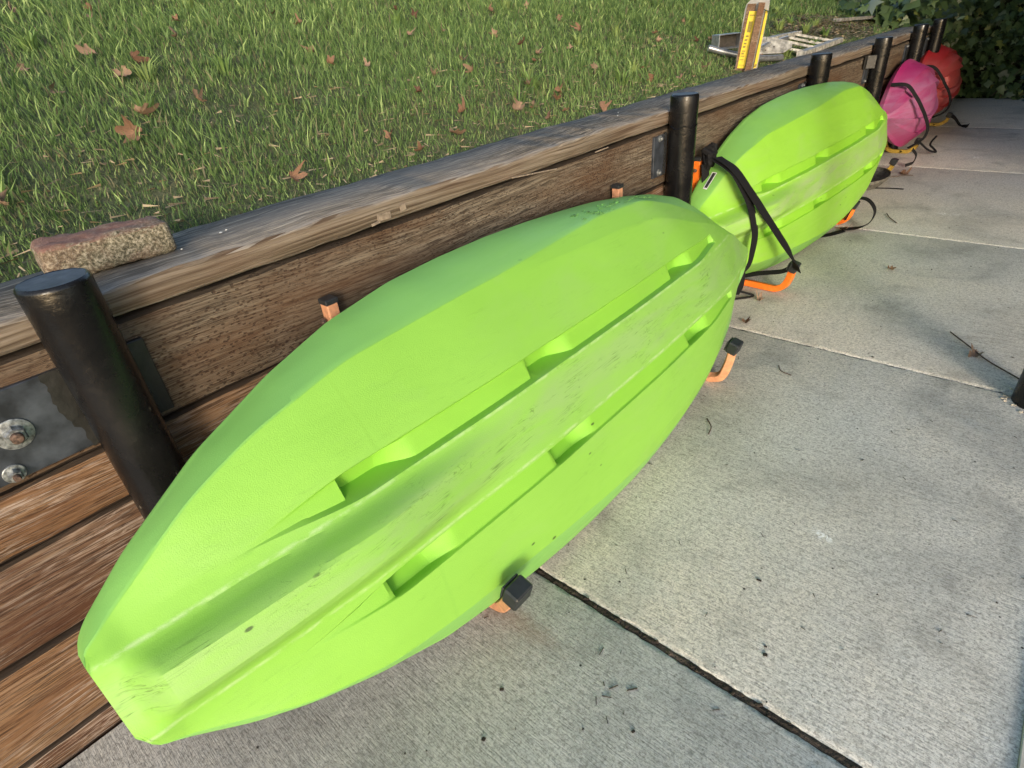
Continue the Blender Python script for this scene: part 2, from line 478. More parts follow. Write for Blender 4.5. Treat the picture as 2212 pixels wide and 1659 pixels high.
M_web = simple('black_webbing', (.010, .010, .0115), .8, 0, .3, 500, .0006, spec=.2)
M_yel = simple('yellow_label', (.72, .53, .02), .5, 0, .08, 60)
M_ink = simple('dark_ink', (.22, .17, .02), .6, 0, .2, 200)
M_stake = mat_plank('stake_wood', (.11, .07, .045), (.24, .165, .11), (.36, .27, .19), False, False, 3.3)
M_greyp = simple('grey_plastic_sheet', (.30, .30, .29), .6, 0, .15, 50)
M_alu = simple('dull_aluminium', (.55, .57, .60), .35, .8, .2, 80)
M_white = simple('chipped_white_paint', (.36, .36, .34), .6, 0, .45, 45, .001)
M_inside = simple('channel_inside', (.09, .08, .07), .7, 0, .3, 60)
M_green = simple('green_wire', (.01, .05, .025), .5)
M_sticker_w = simple('white_vinyl', (.7, .7, .68), .5)
M_sticker_k = simple('black_vinyl', (.03, .03, .03), .4)
M_twig = simple('twig_bark', (.085, .06, .045), .85, 0, .4, 150, .001)
M_board = simple('silvery_old_board', (.25, .24, .22), .85, 0, .3, 40, .002)

M_shed = simple('dark_stained_boards', (.09, .075, .06), .8, 0, .3, 12, .002)

def mat_brick():
    t = NT('old_mossy_brick')
    x, y, z = sep(t)
    n1 = t.noise(70, 5, .75); n2 = t.noise(230, 5, .75); n3 = t.noise(16, 4, .6)
    red = t.ramp(n1, [(.3, (.13, .058, .045)), (.55, (.25, .125, .095)), (.75, (.36, .215, .165))])
    lich = t.ramp(n2, [(.38, (.045, .042, .027)), (.5, (.17, .15, .10)), (.64, (.44, .40, .31))])
    nz = t.n('ShaderNodeSeparateXYZ', {0: t.n('ShaderNodeNewGeometry').outputs['True Normal']}).outputs[2]
    f = t.math('ADD', t.ramp(nz, [(.3, .75), (.75, .08)]), t.math('MULTIPLY', t.ramp(n3, [(.45, 0), (.62, 1)]), .55))
    c = t.mix(f, red, lich)
    t.color(c); t.rough(.95); t.bump(t.mix(.5, n1, n2), .005, 1.0)
    return t.m
M_brick = mat_brick()

def mat_soil(name, a, b, c_):
    t = NT(name)
    n1 = t.noise(18, 6, .7); n2 = t.noise(120, 4, .7)
    c = t.ramp(n1, [(.3, a), (.5, b), (.72, c_)])
    c = t.mix(t.ramp(n2, [(.35, .7), (.5, 0)]), c, tuple(q * .4 for q in a))
    t.color(c); t.rough(.95); t.bump(n2, .01, 1.0)
    return t.m
M_lawn = mat_soil('lawn_thatch', (.038, .055, .020), (.075, .098, .038), (.17, .16, .085))
M_dirt = mat_soil('joint_dirt', (.02, .014, .010), (.05, .036, .026), (.13, .10, .075))
M_ground = mat_soil('dark_ground', (.03, .03, .028), (.05, .048, .042), (.08, .075, .06))
M_ivysoil = mat_soil('ivy_soil', (.012, .014, .007), (.022, .028, .012), (.05, .05, .025))

# ------------------------------------------------------------------ ground, patio, hill
def grid_obj(name, xs, ys, zf, mat, parent=None):
    X, Y = np.meshgrid(xs, ys, indexing='ij')
    Z = zf(X, Y)
    V = np.stack([X.ravel(), Y.ravel(), Z.ravel()], 1)
    nx, ny = len(xs), len(ys)
    i, j = np.meshgrid(np.arange(nx - 1), np.arange(ny - 1), indexing='ij')
    a = (i * ny + j).ravel()
    F = np.stack([a, a + ny, a + ny + 1, a + 1], 1)
    return mesh_obj(name, V, F, mat, parent)

tag(grid_obj('ground', np.linspace(-150, 150, 31), np.linspace(-150, 150, 31), lambda x, y: x * 0 - .10, M_ground), kind='structure')

patio = tag(empty('patio', (0, 0, 0)), kind='structure')
joints = [-2.4, -.65, .572, 1.752, 2.955, 4.25, 5.62, 7.105]
jw = [.014, .014, .0115, .005, .0035, .003, .003]
XR = 1.09
for k in range(len(joints) - 1):
    y0, y1 = joints[k] + jw[k] / 2, joints[k + 1] - (jw[k + 1] / 2 if k + 1 < len(jw) else 0)
    # slab with slightly ragged, eased edges
    n = 90
    xs = np.concatenate([[0.003], np.linspace(.02, XR - .012, n), [XR]])
    V = []; F = []
    prof = [(y0, -.10), (y0, -.005), (y0 + .004, -.0008), (y0 + .012, 0), ((y0 + y1) / 2, 0), (y1 - .012, 0), (y1 - .004, -.0008), (y1, -.005), (y1, -.10)]
    for x in xs:
        for q, (yy, zz) in enumerate(prof):
            j = 0
            if q in (0, 1, 2, 6, 7, 8):
                j = (random.random() - .5) * .0022 * (1.6 if k in (2, 1) else .6)
            V.append((x, yy + j, zz - (abs(random.gauss(0, .0006)) if q in (2, 6) else 0)))
    m = len(prof)
    for i in range(len(xs) - 1):
        for q in range(m - 1):
            F.append((i * m + q, (i + 1) * m + q, (i + 1) * m + q + 1, i * m + q + 1))
    F.append(tuple(range(m))[::-1] if False else tuple(range(m)))
    F.append(tuple((len(xs) - 1) * m + q for q in range(m))[::-1])
    mesh_obj('concrete_slab', V, F, M_conc, patio)
g = Geo()
for k in range(1, len(joints) - 1):
    jx = np.linspace(0.004, XR, 140)
    dep = -.0045 if jw[k] > .008 else -.006
    V = []; F = []
    for i, x in enumerate(jx):
        for (dy, dz) in ((-jw[k] / 2 - .0015, dep), (0, dep + .002 + random.gauss(0, .0009)), (jw[k] / 2 + .0015, dep)):
            V.append((x, joints[k] + dy, dz))
    for i in range(len(jx) - 1):
        for q in range(2): F.append((i * 3 + q, (i + 1) * 3 + q, (i + 1) * 3 + q + 1, i * 3 + q + 1))
    g.add(V, F)
    if jw[k] > .008:
        for q in range(46):       # grit and bark caught in the joint
            x = random.uniform(.1, XR); r = random.uniform(.0015, .0042)
            g.box((x, joints[k] + random.uniform(-.004, .004), dep + .003), (r * 2.2, r * 1.4, r), Matrix.Rotation(random.uniform(0, 3), 3, 'Z'), r * .3)
jd = g.build('joint_dirt', M_dirt, patio, smooth=False)
# pale formed edge of the slab
g = Geo(); g.box((XR + .004, 1.5, -.004), (.007, 8.0, .02), None, .001)
g.build('slab_edge', simple('pale_edge', (.50, .47, .40), .8), patio)

def fbm(x, y, s):
    return (np.sin(x * s * 1.3 + y * s * .7) + np.sin(-x * s * .9 + y * s * 1.7 + 1.3) + .5 * np.sin(x * s * 3.1 + 2.1 * y * s + .4) + .5 * np.sin(x * s * 2.3 - 3.7 * y * s + 2.0)) / 3
def hill(x, y):
    d = np.maximum(-x - .19, 0)
    z = .640 + .30 * np.minimum(d, 9) + .05 * np.maximum(d - 9, 0)
    z = z + .012 * fbm(x, y, 5) * np.minimum(d * 4, 1) + .03 * fbm(x, y, 1.1) * np.minimum(d * .7, 1)
    return z
xs = np.concatenate([-np.geomspace(40, 2.2, 26), np.linspace(-2.1, -.185, 60)])
ys = np.concatenate([np.linspace(-12, -1.2, 14), np.linspace(-1.1, 5.5, 120), np.linspace(5.7, 40, 40)])
tag(grid_obj('lawn', xs, ys, hill, M_lawn), kind='structure')
# earth face at the end of the wall
g = Geo()
g.box((-.40, 2.0, .25), (.42, 24.0, .76), None, 0)
tag(g.build('earth_fill', M_ivysoil, None, smooth=False), kind='structure')

# ------------------------------------------------------------------ retaining wall
POST_Y = [.1165, 1.686, 2.875, 3.865, 4.72, 5.291]
WALL_END = 5.34
wall = tag(empty('retaining_wall', (0, 0, 0)), 'low timber retaining wall of weathered horizontal boards holding back the lawn', 'retaining wall')
def plank(name, y0, y1, z0, z1, x0, x1, mat, seed, top=False, wobble=.0012):
    r = random.Random(seed)
    n = max(6, int((y1 - y0) / .035))
    b = .0045 if top else .004
    V = []; F = []
    prof = [(x1 - b, z0), (x1, z0 + b), (x1, (z0 + z1) / 2), (x1, z1 - b), (x1 - b, z1), (x0 + b, z1), (x0, z1 - b), (x0, z0 + b), (x0 + b, z0)]
    ph = [r.uniform(0, 6) for _ in range(4)]
    for i in range(n + 1):
        y = y0 + (y1 - y0) * i / n
        for q, (x, z) in enumerate(prof):
            wv = wobble * (math.sin(y * 9 + ph[0] + q * .3) + .6 * math.sin(y * 23 + ph[1] + .3 * q))
            jx = wv * .5 + r.gauss(0, .0004); jz = wv + r.gauss(0, .0006)
            if top and q in (3, 4): jz += r.gauss(0, .0010); jx += r.gauss(0, .0010)
            V.append((x + jx, y, z + jz))
    m = len(prof)
    for i in range(n):
        for q in range(m):
            F.append((i * m + q, i * m + (q + 1) % m, (i + 1) * m + (q + 1) % m, (i + 1) * m + q))
    F.append(tuple(range(m))[::-1]); F.append(tuple(n * m + q for q in range(m)))
    return mesh_obj(name, V, F, mat, wall, sharp=50)
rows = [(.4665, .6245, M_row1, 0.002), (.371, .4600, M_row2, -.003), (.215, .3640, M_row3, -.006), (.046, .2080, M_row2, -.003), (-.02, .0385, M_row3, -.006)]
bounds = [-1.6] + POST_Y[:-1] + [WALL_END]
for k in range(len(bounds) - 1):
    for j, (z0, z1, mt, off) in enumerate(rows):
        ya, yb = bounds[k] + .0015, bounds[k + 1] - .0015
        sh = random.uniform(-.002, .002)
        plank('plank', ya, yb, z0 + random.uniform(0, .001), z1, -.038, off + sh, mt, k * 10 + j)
capb = [-1.6, 1.70, 3.02, 5.36]
for k in range(3):
    plank('cap_board', capb[k] + .001, capb[k + 1] - .001, .6315, .6700, -.192, .006 - .003 * k, M_cap, 90 + k, True, .0012)
# chips and splinters standing off the cap front
g = Geo()
for (yy, zz, l, h) in ((.62, .645, .03, .012), (.665, .65, .014, .012), (.60, .638, .02, .005), (1.05, .628, .16, .003), (1.32, .628, .06, .003)):
    g.box((.0085, yy, zz), (.0016, l, h), Matrix.Rotation(random.uniform(-.15, .15), 3, 'X'), .0004)
g.build('splinter', simple('fresh_wood', (.25, .20, .155), .8, 0, .3, 90), wall)

# small clutter on the cap: bird droppings and grit
g = Geo()
for (x, y, r) in ((-.098, .375, .003), (-.104, .387, .002), (-.07, .30, .0016), (-.09, 1.55, .002), (-.12, 1.6, .0016)):
    g.lathe([(r * .5, 0), (r, .0006), (r * .6, .0014)], (x, y, .6712), seg=8)
tag(g.build('droppings', simple('chalk_white', (.7, .7, .66), .9)), 'tiny white droppings on the grey cap board beside the brick', 'droppings', kind='stuff')

# ------------------------------------------------------------------ black pipe posts
post_labels = ['nearest black pipe post, beside the brick and the big bolted plate',
               'black pipe post between the two lime kayaks',
               'black pipe post rising behind the middle of the farther lime kayak',
               'black pipe post between the farther lime kayak and the pink kayak, with an angled clip',
               'black pipe post directly behind the pink kayak',
               'farthest black pipe post at the end of the timber wall by the ivy']
RAD = .0395
def post(i, y):
    h = .712 if i != 3 else .702
    t = tag(empty('steel_post', (.045, y, 0)), post_labels[i], 'post', 'black pipe posts along the timber wall')
    g = Geo(); seg = 40
    prof = [(RAD, -.05)] + [(RAD + random.gauss(0, .00025), z) for z in np.linspace(0, h - .006, 26)] + [(RAD - .0008, h - .003), (RAD - .0035, h - .0005), (RAD - .006, h - .0015)]
    g.lathe(prof, (.045, y, 0), seg=seg)
    g.build('pipe', M_post, t)
    g = Geo()
    g.lathe([(.001, h - .0012), (RAD - .005, h - .0012), (RAD - .0045, h - .0022)][::-1], (.045, y, 0), seg=seg)
    g.build('end_cap', M_postcap, t)
    # weld bead on the farther ones
    if i in (1, 2, 3):
        g = Geo()
        g.tube([(.045 + (RAD + .0004) * math.cos(a), y + (RAD + .0004) * math.sin(a), h - .085 + .004 * math.sin(5 * a)) for a in np.linspace(-2.2, .4, 12)], .0016, 6)
        g.build('weld_bead', M_post, t)
    # flange plate behind the pipe, bolted through the top plank
    zc = .54; hh = .118
    if i == 0:
        g = Geo(); g.box((.0055, y - .098, .537), (.008, .139, .118), None, .0012)
        # the plate reaches left out of the picture
        g.box((.0054, y - .235, .537), (.0078, .137, .1178), None, .0012)
        pl = g.build('flange_plate', M_plate, t)
        # ragged black paint lapping over its inner end
        V = []; F = []
        n = 26
        for k in range(n + 1):
            z = .597 - .119 * k / n
            e = y - .058 + .0016 * math.sin(k * .45) + random.gauss(0, .0007) + .010 * (k / n) ** 2 + (.006 if k > 18 else 0)
            V += [(.0108, e, z), (.0108, y - .02, z)]
        for k in range(n): F.append((2 * k, 2 * k + 2, 2 * k + 3, 2 * k + 1))
        mesh_obj('paint_lap', V, F, M_plateb, t, smooth=False)
        g = Geo(); g.box((.006, y + .052, .537), (.009, .030, .116), None, .0012)
        for k in range(12): g.box((.011, y + .040 + random.uniform(-.004, .004), .485 + k * .0095), (.004, .008, .008), Matrix.Rotation(random.random(), 3, 'X'), .001)
        g.build('flange_plate', M_plateb, t)
        rotx = Matrix.Rotation(math.radians(90), 3, 'Y')
        for (yy, zz, r) in ((.008, .538, .0205), (-.014, .4895, .0125), (-.05, .585, .0205)):
            b = Geo(); b.lathe([(r, 0), (r, .0018), (r * .93, .0025), (r * .6, .0026)], (.0096, yy, zz), seg=28, rot=rotx)
            bo = b.build('washer', M_bolt, t)
            b = Geo()
            b.lathe([(r * .62, 0), (r * .62, .008), (r * .52, .0105), (r * .3, .0106)], (.012, yy, zz), seg=6, rot=rotx)
            nt = b.build('nut', M_bolt, bo, smooth=False)
            b = Geo(); b.lathe([(r * .34, 0), (r * .34, .006), (r * .25, .0078)], (.0225, yy, zz), seg=14, rot=rotx)
            b.build('bolt_end', M_boltr, bo)
    else:
        g = Geo(); g.box((.005, y - .06, .553), (.008, .075, .115), None, .001)
        g.build('flange_plate', M_plate, t)
        g = Geo()
        for k in range(14): g.box((.010, y - .036 + random.uniform(-.003, .003), .50 + k * .0085), (.006, .007, .009), Matrix.Rotation(random.random(), 3, 'X'), .001)
        g.build('weld_bead', M_plateb, t)
        rotx = Matrix.Rotation(math.radians(90), 3, 'Y')
        for zz in (.602, .508):
            b = Geo(); b.lathe([(.0095, 0), (.0095, .0016), (.006, .0018)], (.009, y - .066, zz), seg=18, rot=rotx)
            bo = b.build('washer', M_bolt, t)
            b = Geo(); b.lathe([(.0058, 0), (.0058, .006), (.004, .0075)], (.0105, y - .066, zz), seg=6, rot=rotx)
            b.build('nut', M_bolt, bo, smooth=False)
    if i == 3:
        g = Geo()
        g.box((.012, y - .125, .60), (.004, .055, .060), None, .001)
        g.box((.032, y - .105, .60), (.042, .0035, .060), Matrix.Rotation(.5, 3, 'Z'), .001)
        g.build('angle_clip', M_plateb, t)
for i, y in enumerate(POST_Y): post(i, y)

# tall pillar at the right of the picture
t = tag(empty('pillar', (1.032, 1.735, 0)), 'dark round steel pillar standing on the concrete at the right edge', 'pillar')
g = Geo(); g.lathe([(.052, -.02), (.052, .6), (.052, 2.51)], (1.032, 1.735, 0), seg=36)
g.build('shaft', M_post, t)
g = Geo()
for k in range(16):
    a = random.uniform(2.2, 5.2); r = random.uniform(.055, .072); s_ = random.uniform(.003, .008)
    g.box((1.032 + r * math.cos(a), 1.735 + r * math.sin(a), .0015), (s_ * 1.5, s_, .003), Matrix.Rotation(a, 3, 'Z'), .0008)
g.build('grout_crumbs', simple('pale_grout', (.45, .40, .33), .9, 0, .4, 90), t, smooth=False)

# unseen shed added on the right to shade the far end
sh = tag(empty('shade_shed', (3.0, 5.0, 0)), 'unseen timber shed with a wide flat roof, added to shade the far end', 'shed')
g = Geo(); g.box((2.62, 5.95, 1.3), (.12, 6.6, 2.6), None, .01); g.build('wall', M_shed, sh)  # placed to block the low sun from the far end
g = Geo(); g.box((2.35, 5.85, 2.72), (4.4, 8.0, .14), None, .01); g.build('roof', M_shed, sh)  # placed to block the sky above the far end
for yb in np.arange(2.0, 9.6, .6):
    g = Geo(); g.box((2.35, yb, 2.58), (4.3, .045, .14), None, .004); g.build('rafter', M_shed, sh)

# ------------------------------------------------------------------ kayaks
def pose(o, yaw, pit, til):
    a = Vector((math.sin(yaw) * math.cos(pit), math.cos(yaw) * math.cos(pit), math.sin(pit)))
    v0 = Vector((-math.sin(til), 0, math.cos(til)))
    v = (v0 - a * v0.dot(a)).normalized()
    n = a.cross(v)
    return Matrix(((a.x, v.x, n.x, o[0]), (a.y, v.y, n.y, o[1]), (a.z, v.z, n.z, o[2]), (0, 0, 0, 1)))

def smooth_interp(xs, ys, n=2001, k=41):
    g_ = np.linspace(xs[0], xs[-1], n)
    v = np.interp(g_, xs, ys)
    pad = k
    ve = np.concatenate([2 * v[0] - v[pad:0:-1], v, 2 * v[-1] - v[-2:-pad - 2:-1]])
    w = np.hanning(k + 2)[1:-1]; w /= w.sum()
    vs = np.convolve(ve, w, 'same')[pad:-pad]
    return lambda q: np.interp(q, g_, vs)

HS = [0, .08, .2, .33, .45, .58, .7, .83, .95, 1.08, 1.2, 1.33, 1.45, 1.56, 1.655, 1.75, 1.81, 1.86]
HW = [.078, .134, .198, .247, .280, .299, .305, .306, .302, .294, .284, .266, .243, .208, .148, .078, .036, .006]
HSL = [0, .04, .097, .168, .252, .369, .479, .577, .669, .75, .883, 1.02, 1.2, 1.33, 1.45, 1.56, 1.655, 1.75, 1.81, 1.86]
HWL = [.070, .098, .137, .172, .208, .249, .270, .285, .295, .300, .303, .297, .280, .262, .240, .205, .148, .078, .036, .006]
CS = [0, .066, .15, .25, .4, .61, .75, .83, 1.07, 1.26, 1.4, 1.55, 1.7, 1.80, 1.86]
CW = [.066, .105, .155, .191, .221, .230, .234, .238, .250, .240, .202, .142, .072, .026, .003]
KS = [0, .066, .15, .25, .4, .61, .75, .915, 1.09, 1.26, 1.425, 1.6, 1.75, 1.86]
KW = [.066, .105, .155, .191, .221, .229, .222, .212, .206, .190, .135, .090, .035, .004]
DS = [0, .06, .15, .3, .6, 1.0, 1.3, 1.5, 1.65, 1.77, 1.86]
DD = [.050, .072, .096, .127, .150, .157, .146, .114, .074, .037, .014]
CSL = [0, .066, .15, .25, .4, .5, .61, .75, .905, .985, 1.09, 1.21, 1.32, 1.45, 1.55, 1.7, 1.80, 1.86]
CWL = [.062, .095, .140, .172, .194, .202, .212, .225, .237, .234, .226, .208, .183, .150, .118, .062, .024, .003]
fW = smooth_interp(HS, HW, k=51); fWL = smooth_interp(HSL, HWL, k=51); fC = smooth_interp(CS, CW, k=121); fK = smooth_interp(KS, KW, k=121); fD = smooth_interp(DS, DD, k=161); fCL = smooth_interp(CSL, CWL, k=121)
POCK_U = [.303, .668, 1.180]
POCK_L = [.297, .636, 1.148]

def hull_mesh(name, mat, parent, tip_off=0.0, rows_n=330):
    s_list = list(np.linspace(0.004, 1.855, rows_n))
    for p in POCK_U + POCK_L: s_list += [p + .0002, p + .0025, p + .0045, p + .007, p + .010, p + .064, p + .070]
    pk_rows = s_list[rows_n:]
    s_list = sorted([q for q in s_list[:rows_n] if min(abs(q - r_) for r_ in pk_rows) > .0028] + pk_rows)
    V = []; ring = None; SIDE = []; GRV = []
    rows_v = []
    def bottom(s, v, side):
        c = float(fC(s) if side > 0 else fCL(s)); k = min(float(fK(s)), c * .985); D = float(fD(s)); av = abs(v)
        # V and rounding of the panels
        n = D - .004 - .31 * D * max(0.0, (av - .05) / max(c - .05, .012)) ** 1.12
        if av > k: n -= .24 * (av - k) * float(ss(.70, .95, s))
        # skeg: a rounded spine at the square end with hollow flanks
        f = float(ss(.010, .045, s) * (1 - ss(.22, .62, s)))
        n += f * .040 * float(1 - ss(.016, .050, av))
        n -= f * .008 * float(ss(.02, .06, av) * (1 - ss(.07, .15, av)))
        return n
    for s in [-.004, 0.0] + s_list + [1.8585]:
        sh = 1.0; se = s
        if s == -.004: sh = .86; se = 0.0
        D = float(fD(se)); wU = float(fW(se)) * sh; wL = float(fWL(se)) * sh
        q_ = math.sqrt(max(0.0, 1 - (1 - min(se + .001, .024) / .024) ** 2))
        wL *= .62 + .38 * q_; wU *= .86 + .14 * q_
        sides = {}; flag = {}; grv = {}
        for sd_ in (1, -1):
            PK = POCK_U if sd_ > 0 else POCK_L
            w = wU if sd_ > 0 else wL
            c = min(float((fC if sd_ > 0 else fCL)(se)) * sh, w - .006 if w > .012 else w * .5); k = min(float(fK(se)) * sh, c * .985)
            s0 = .15
            act = float(ss(s0, s0 + .20, s) * (1 - ss(1.455, 1.470, s)))
            base_i = .053 + (.073 - .053) * float(1 - ss(.15, .34, s)) + .010 * float(ss(1.30, 1.47, s))
            base_o = .092 - (.092 - .076) * float(1 - ss(.15, .33, s)) - .006 * float(ss(1.25, 1.43, s))
            if sd_ < 0: base_i += .003
            gi, go = base_i, base_o
            lim = max(k * .92 - .003, k * .6)
            if go > lim: gi, go = lim * gi / go, lim
            pk = 0.0
            for p in PK:
                if s > p: pk = max(pk, float(ss(p - .002, p + .007, s)) * float(1 - ss(p + .060, p + .118, s)) * .025)
            wl = (.0055 + pk * .50) if go - gi > .022 else (go - gi) * .3
            cols = []
            for u in np.linspace(0, 1, 13)[1 if sd_ < 0 else 0:]:
                cols.append((gi * u, 0.0))
            n_groove0 = len(cols)
            cols[-1] = (gi, 0.0)
            cols.append((gi + wl * .35, -(.005) * act - pk * .30))
            cols.append((gi + wl, -(.014) * act - pk))
            for u in (.2, .4, .6, .8, .95): cols.append((gi + wl + (go - gi - wl) * u, -(.014 - .008 * u) * act - pk * (1 - .42 * u)))
            cols.append((go + .0004, -.0050 * act - pk * .30))
            cols.append((go + .0016, -.0018 * act - pk * .05))
            cols.append((go + .0030, 0.0))
            n_groove1 = len(cols) - 1
            for u in (.05, .1, .16, .24, .35, .5, .65, .8, .93, 1): cols.append((go + .0030 + (k - go - .0030) * u, 0.0))
            for u in (.06, .5, .9): cols.append((k + (c - k) * u, 0.0))
            P = [(v_, bottom(se, v_, sd_) + dn) for v_, dn in cols]
            n_side = len(P)
            # rounded chine, then the slightly convex side down to the gunwale
            nc = bottom(se, c, sd_)
            P.append((c - .001, nc + .0003))
            P.append((c + .0025, nc - .0022))
            for u in (.12, .3, .5, .7, .88):
                P.append((c + .0025 + (w - c - .0025) * (u + .10 * math.sin(math.pi * u)), (nc - .0022) * (1 - u) + .004 * u))
            P.append((w, .003)); P.append((w + .0018, -.001)); P.append((w + .0014, -.010)); P.append((w - .006, -.018))
            fl = [0.0] * len(P)
            for q in range(n_side + 1, len(P)): fl[q] = 1.0
            sides[sd_] = P; flag[sd_] = fl
            grv[sd_] = [act if n_groove0 - 1 < q < n_groove1 else 0.0 for q in range(len(P))]
        deck = []
        rec = .055 * float(ss(.35, .5, s) * (1 - ss(1.15, 1.3, s)))
        for u in np.linspace(.93, -.93, 15):
            w = wU if u > 0 else wL
            dn = -.018 - .022 * (1 - u * u) * min(1.0, w / .15)
            dn += rec * float(1 - ss(.45, .68, abs(u)))
            deck.append((u * (w - .006), dn))
        L = [(v_, n_) for v_, n_ in sides[1]] + deck + [(-v_, n_) for v_, n_ in reversed(sides[-1])]
        if s == -.004: L = [(v_, n_ * .90 + .002) for v_, n_ in L]
        if s > 1.858: L = [(v_ * .35, n_ * .6) for v_, n_ in L]
        xs_ = s if s != -.004 else -.0045
        m = len(L)
        of = tip_off * float(ss(1.60, 1.87, se))
        V += [(xs_, v_ + of, n_) for v_, n_ in L]
        SIDE += flag[1] + [1.0] * len(deck) + flag[-1][::-1]
        GRV += grv[1] + [0.0] * len(deck) + grv[-1][::-1]
        rows_v.append(m)
    m = rows_v[0]; R = len(rows_v); F = []
    for i in range(R - 1):
        for q in range(m):
            F.append((i * m + q, (i + 1) * m + q, (i + 1) * m + (q + 1) % m, i * m + (q + 1) % m))
    F.append(tuple(range(m))); F.append(tuple((R - 1) * m + q for q in range(m))[::-1])
    o = mesh_obj(name, V, F, mat, None, sharp=24)
    for nm, dat in (('side', SIDE), ('groove', GRV)):
        at = o.data.attributes.new(nm, 'FLOAT', 'POINT'); at.data.foreach_set('value', np.array(dat, dtype=np.float32))
    o.parent = parent
    return o

def kayak(label, matrix, mat, tip_off):
    t = empty('kayak'); t.matrix_world = matrix; t.matrix_basis = matrix
    tag(t, label, 'kayak', 'kayaks racked on edge against the timber wall')
    hull_mesh('hull', mat, t, tip_off)
    return t
K1M = pose((.26474693, -.05116511, .31433473), -.03071337, -.01639672, .4774244)
K2M = pose((.08211094, 1.71040285, .28990737), .06171651, .03001515, .22269852)
k1 = kayak('nearest lime green kayak with scratched hull, lying on its side on faded orange racks', K1M, M_lime, -.042)
k2 = kayak('farther lime green kayak tied with crossing black straps on a bright orange rack', K2M, M_lime2, .022)

# gouged plastic shavings on the near kayak's upper side
g = Geo()
for k in range(34):
    s = 1.02 + .30 * random.random()
    u = random.random()
    w = float(fW(s)); c = float(fC(s))
    v = c + (w - c) * (.05 + .5 * u); n_ = float(fD(s)) * .66 * (1 - (.05 + .5 * u)) + .006
    L_ = random.uniform(.008, .032); h = random.uniform(.0012, .003)
    a = random.uniform(-.25, .1)
    g.add([(s, v, n_), (s + L_, v + L_ * a, n_ + .001), (s + L_ * .8, v + L_ * a + h, n_ - .003), (s + L_ * .2, v + h, n_ - .001 + h)], [(0, 1, 2, 3)])
o = mesh_obj('gouged_shavings', g.v, g.f, simple('torn_dark_green', (.10, .26, .07), .7, 0, .5, 90), None, smooth=False)
o.parent = k1; o['kind'] = 'stuff'
# moulded drain plug at the square end and a small sticker on the second kayak
g = Geo()
def side_pt(s_, u): w_ = float(fW(s_)); c_ = float(fC(s_)); nn = float(fD(s_)) * .68; return (s_, c_ + (w_ - c_) * u + .003, nn * (1 - u) + .0035)
g.add([side_pt(.085, .50), side_pt(.150, .50), side_pt(.150, .74), side_pt(.085, .74)], [(0, 1, 2, 3)])
o = mesh_obj('warning_sticker', g.v, g.f, M_sticker_w, None, smooth=False); o.parent = k2
g = Geo(); g.add([tuple(np.array(side_pt(*q)) + (0, .0008, .0008)) for q in ((.089, .54), (.146, .54), (.146, .70), (.089, .70))], [(0, 1, 2, 3)])
o2 = mesh_obj('sticker_print', g.v, g.f, M_sticker_k, None, smooth=False); o2.parent = k2

# ridged kayaks farther along
def ridged_mesh(name, mat, parent, L, Wm, D, ridges, notch=()):
    V = []; R = 110
    us = np.linspace(-1, 1, 141)
    for i in range(R + 1):
        s = i / R
        w = Wm * (math.sin(math.pi * min(1, (s * .93 + .035))) ** .85)
        d = D * (math.sin(math.pi * (s * .90 + .05)) ** .8)
        row = []
        for u in us:
            au = abs(u)
            flat = .34                      # keel plateau, then straight facets to the rim
            n_ = d * (1 - .10 * min(au / flat, 1)) if au < flat else d * (.90 - .90 * ((au - flat) / (1 - flat)) ** 1.7)
            for (p, h) in ridges:
                pp = p
                n_ += h * float(ss(pp - .012, pp + .012, au)) * float(1 - np.clip((au - pp - .012) / .20, 0, 1))
            for (s0, s1, u0, u1, dd) in notch:
                n_ -= dd * float(ss(s0, s0 + .012, s) * (1 - ss(s1 - .012, s1, s)) * ss(u0, u0 + .03, u) * (1 - ss(u1 - .03, u1, u)))
            row.append((s * L, u * w, max(n_, 0)))
        for u in np.linspace(.94, -.94, 17):
            row.append((s * L, u * w, -.02 - .03 * (1 - u * u)))
        V += row; m = len(row)
    F = []
    for i in range(R):
        for q in range(m): F.append((i * m + q, (i + 1) * m + q, (i + 1) * m + (q + 1) % m, i * m + (q + 1) % m))
    F.append(tuple(range(m))); F.append(tuple(R * m + q for q in range(m))[::-1])
    o = mesh_obj(name, V, F, mat, None, sharp=22); o.parent = parent
    return o
K3M = pose((.085, 4.03, .30), .025, .0, .20)
t = empty('kayak'); t.matrix_basis = K3M
tag(t, 'pink ridged kayak seen end on, strapped between the lime and the red kayaks', 'kayak', 'kayaks racked on edge against the timber wall')
ridged_mesh('hull', M_pink, t, 1.05, .245, .13, ((.34, .020), (.70, .024)))
K4M = pose((.06, 4.90, .32), .02, .0, .18)
t = empty('kayak'); t.matrix_basis = K4M
tag(t, 'red ridged kayak at the far end of the wall beside the ivy', 'kayak', 'kayaks racked on edge against the timber wall')
ridged_mesh('hull', M_red, t, 1.10, .245, .14, ((.22, .022), (.46, .024), (.70, .022)), ((.16, .34, -.16, .16, .02),))
for Mx in (): pass

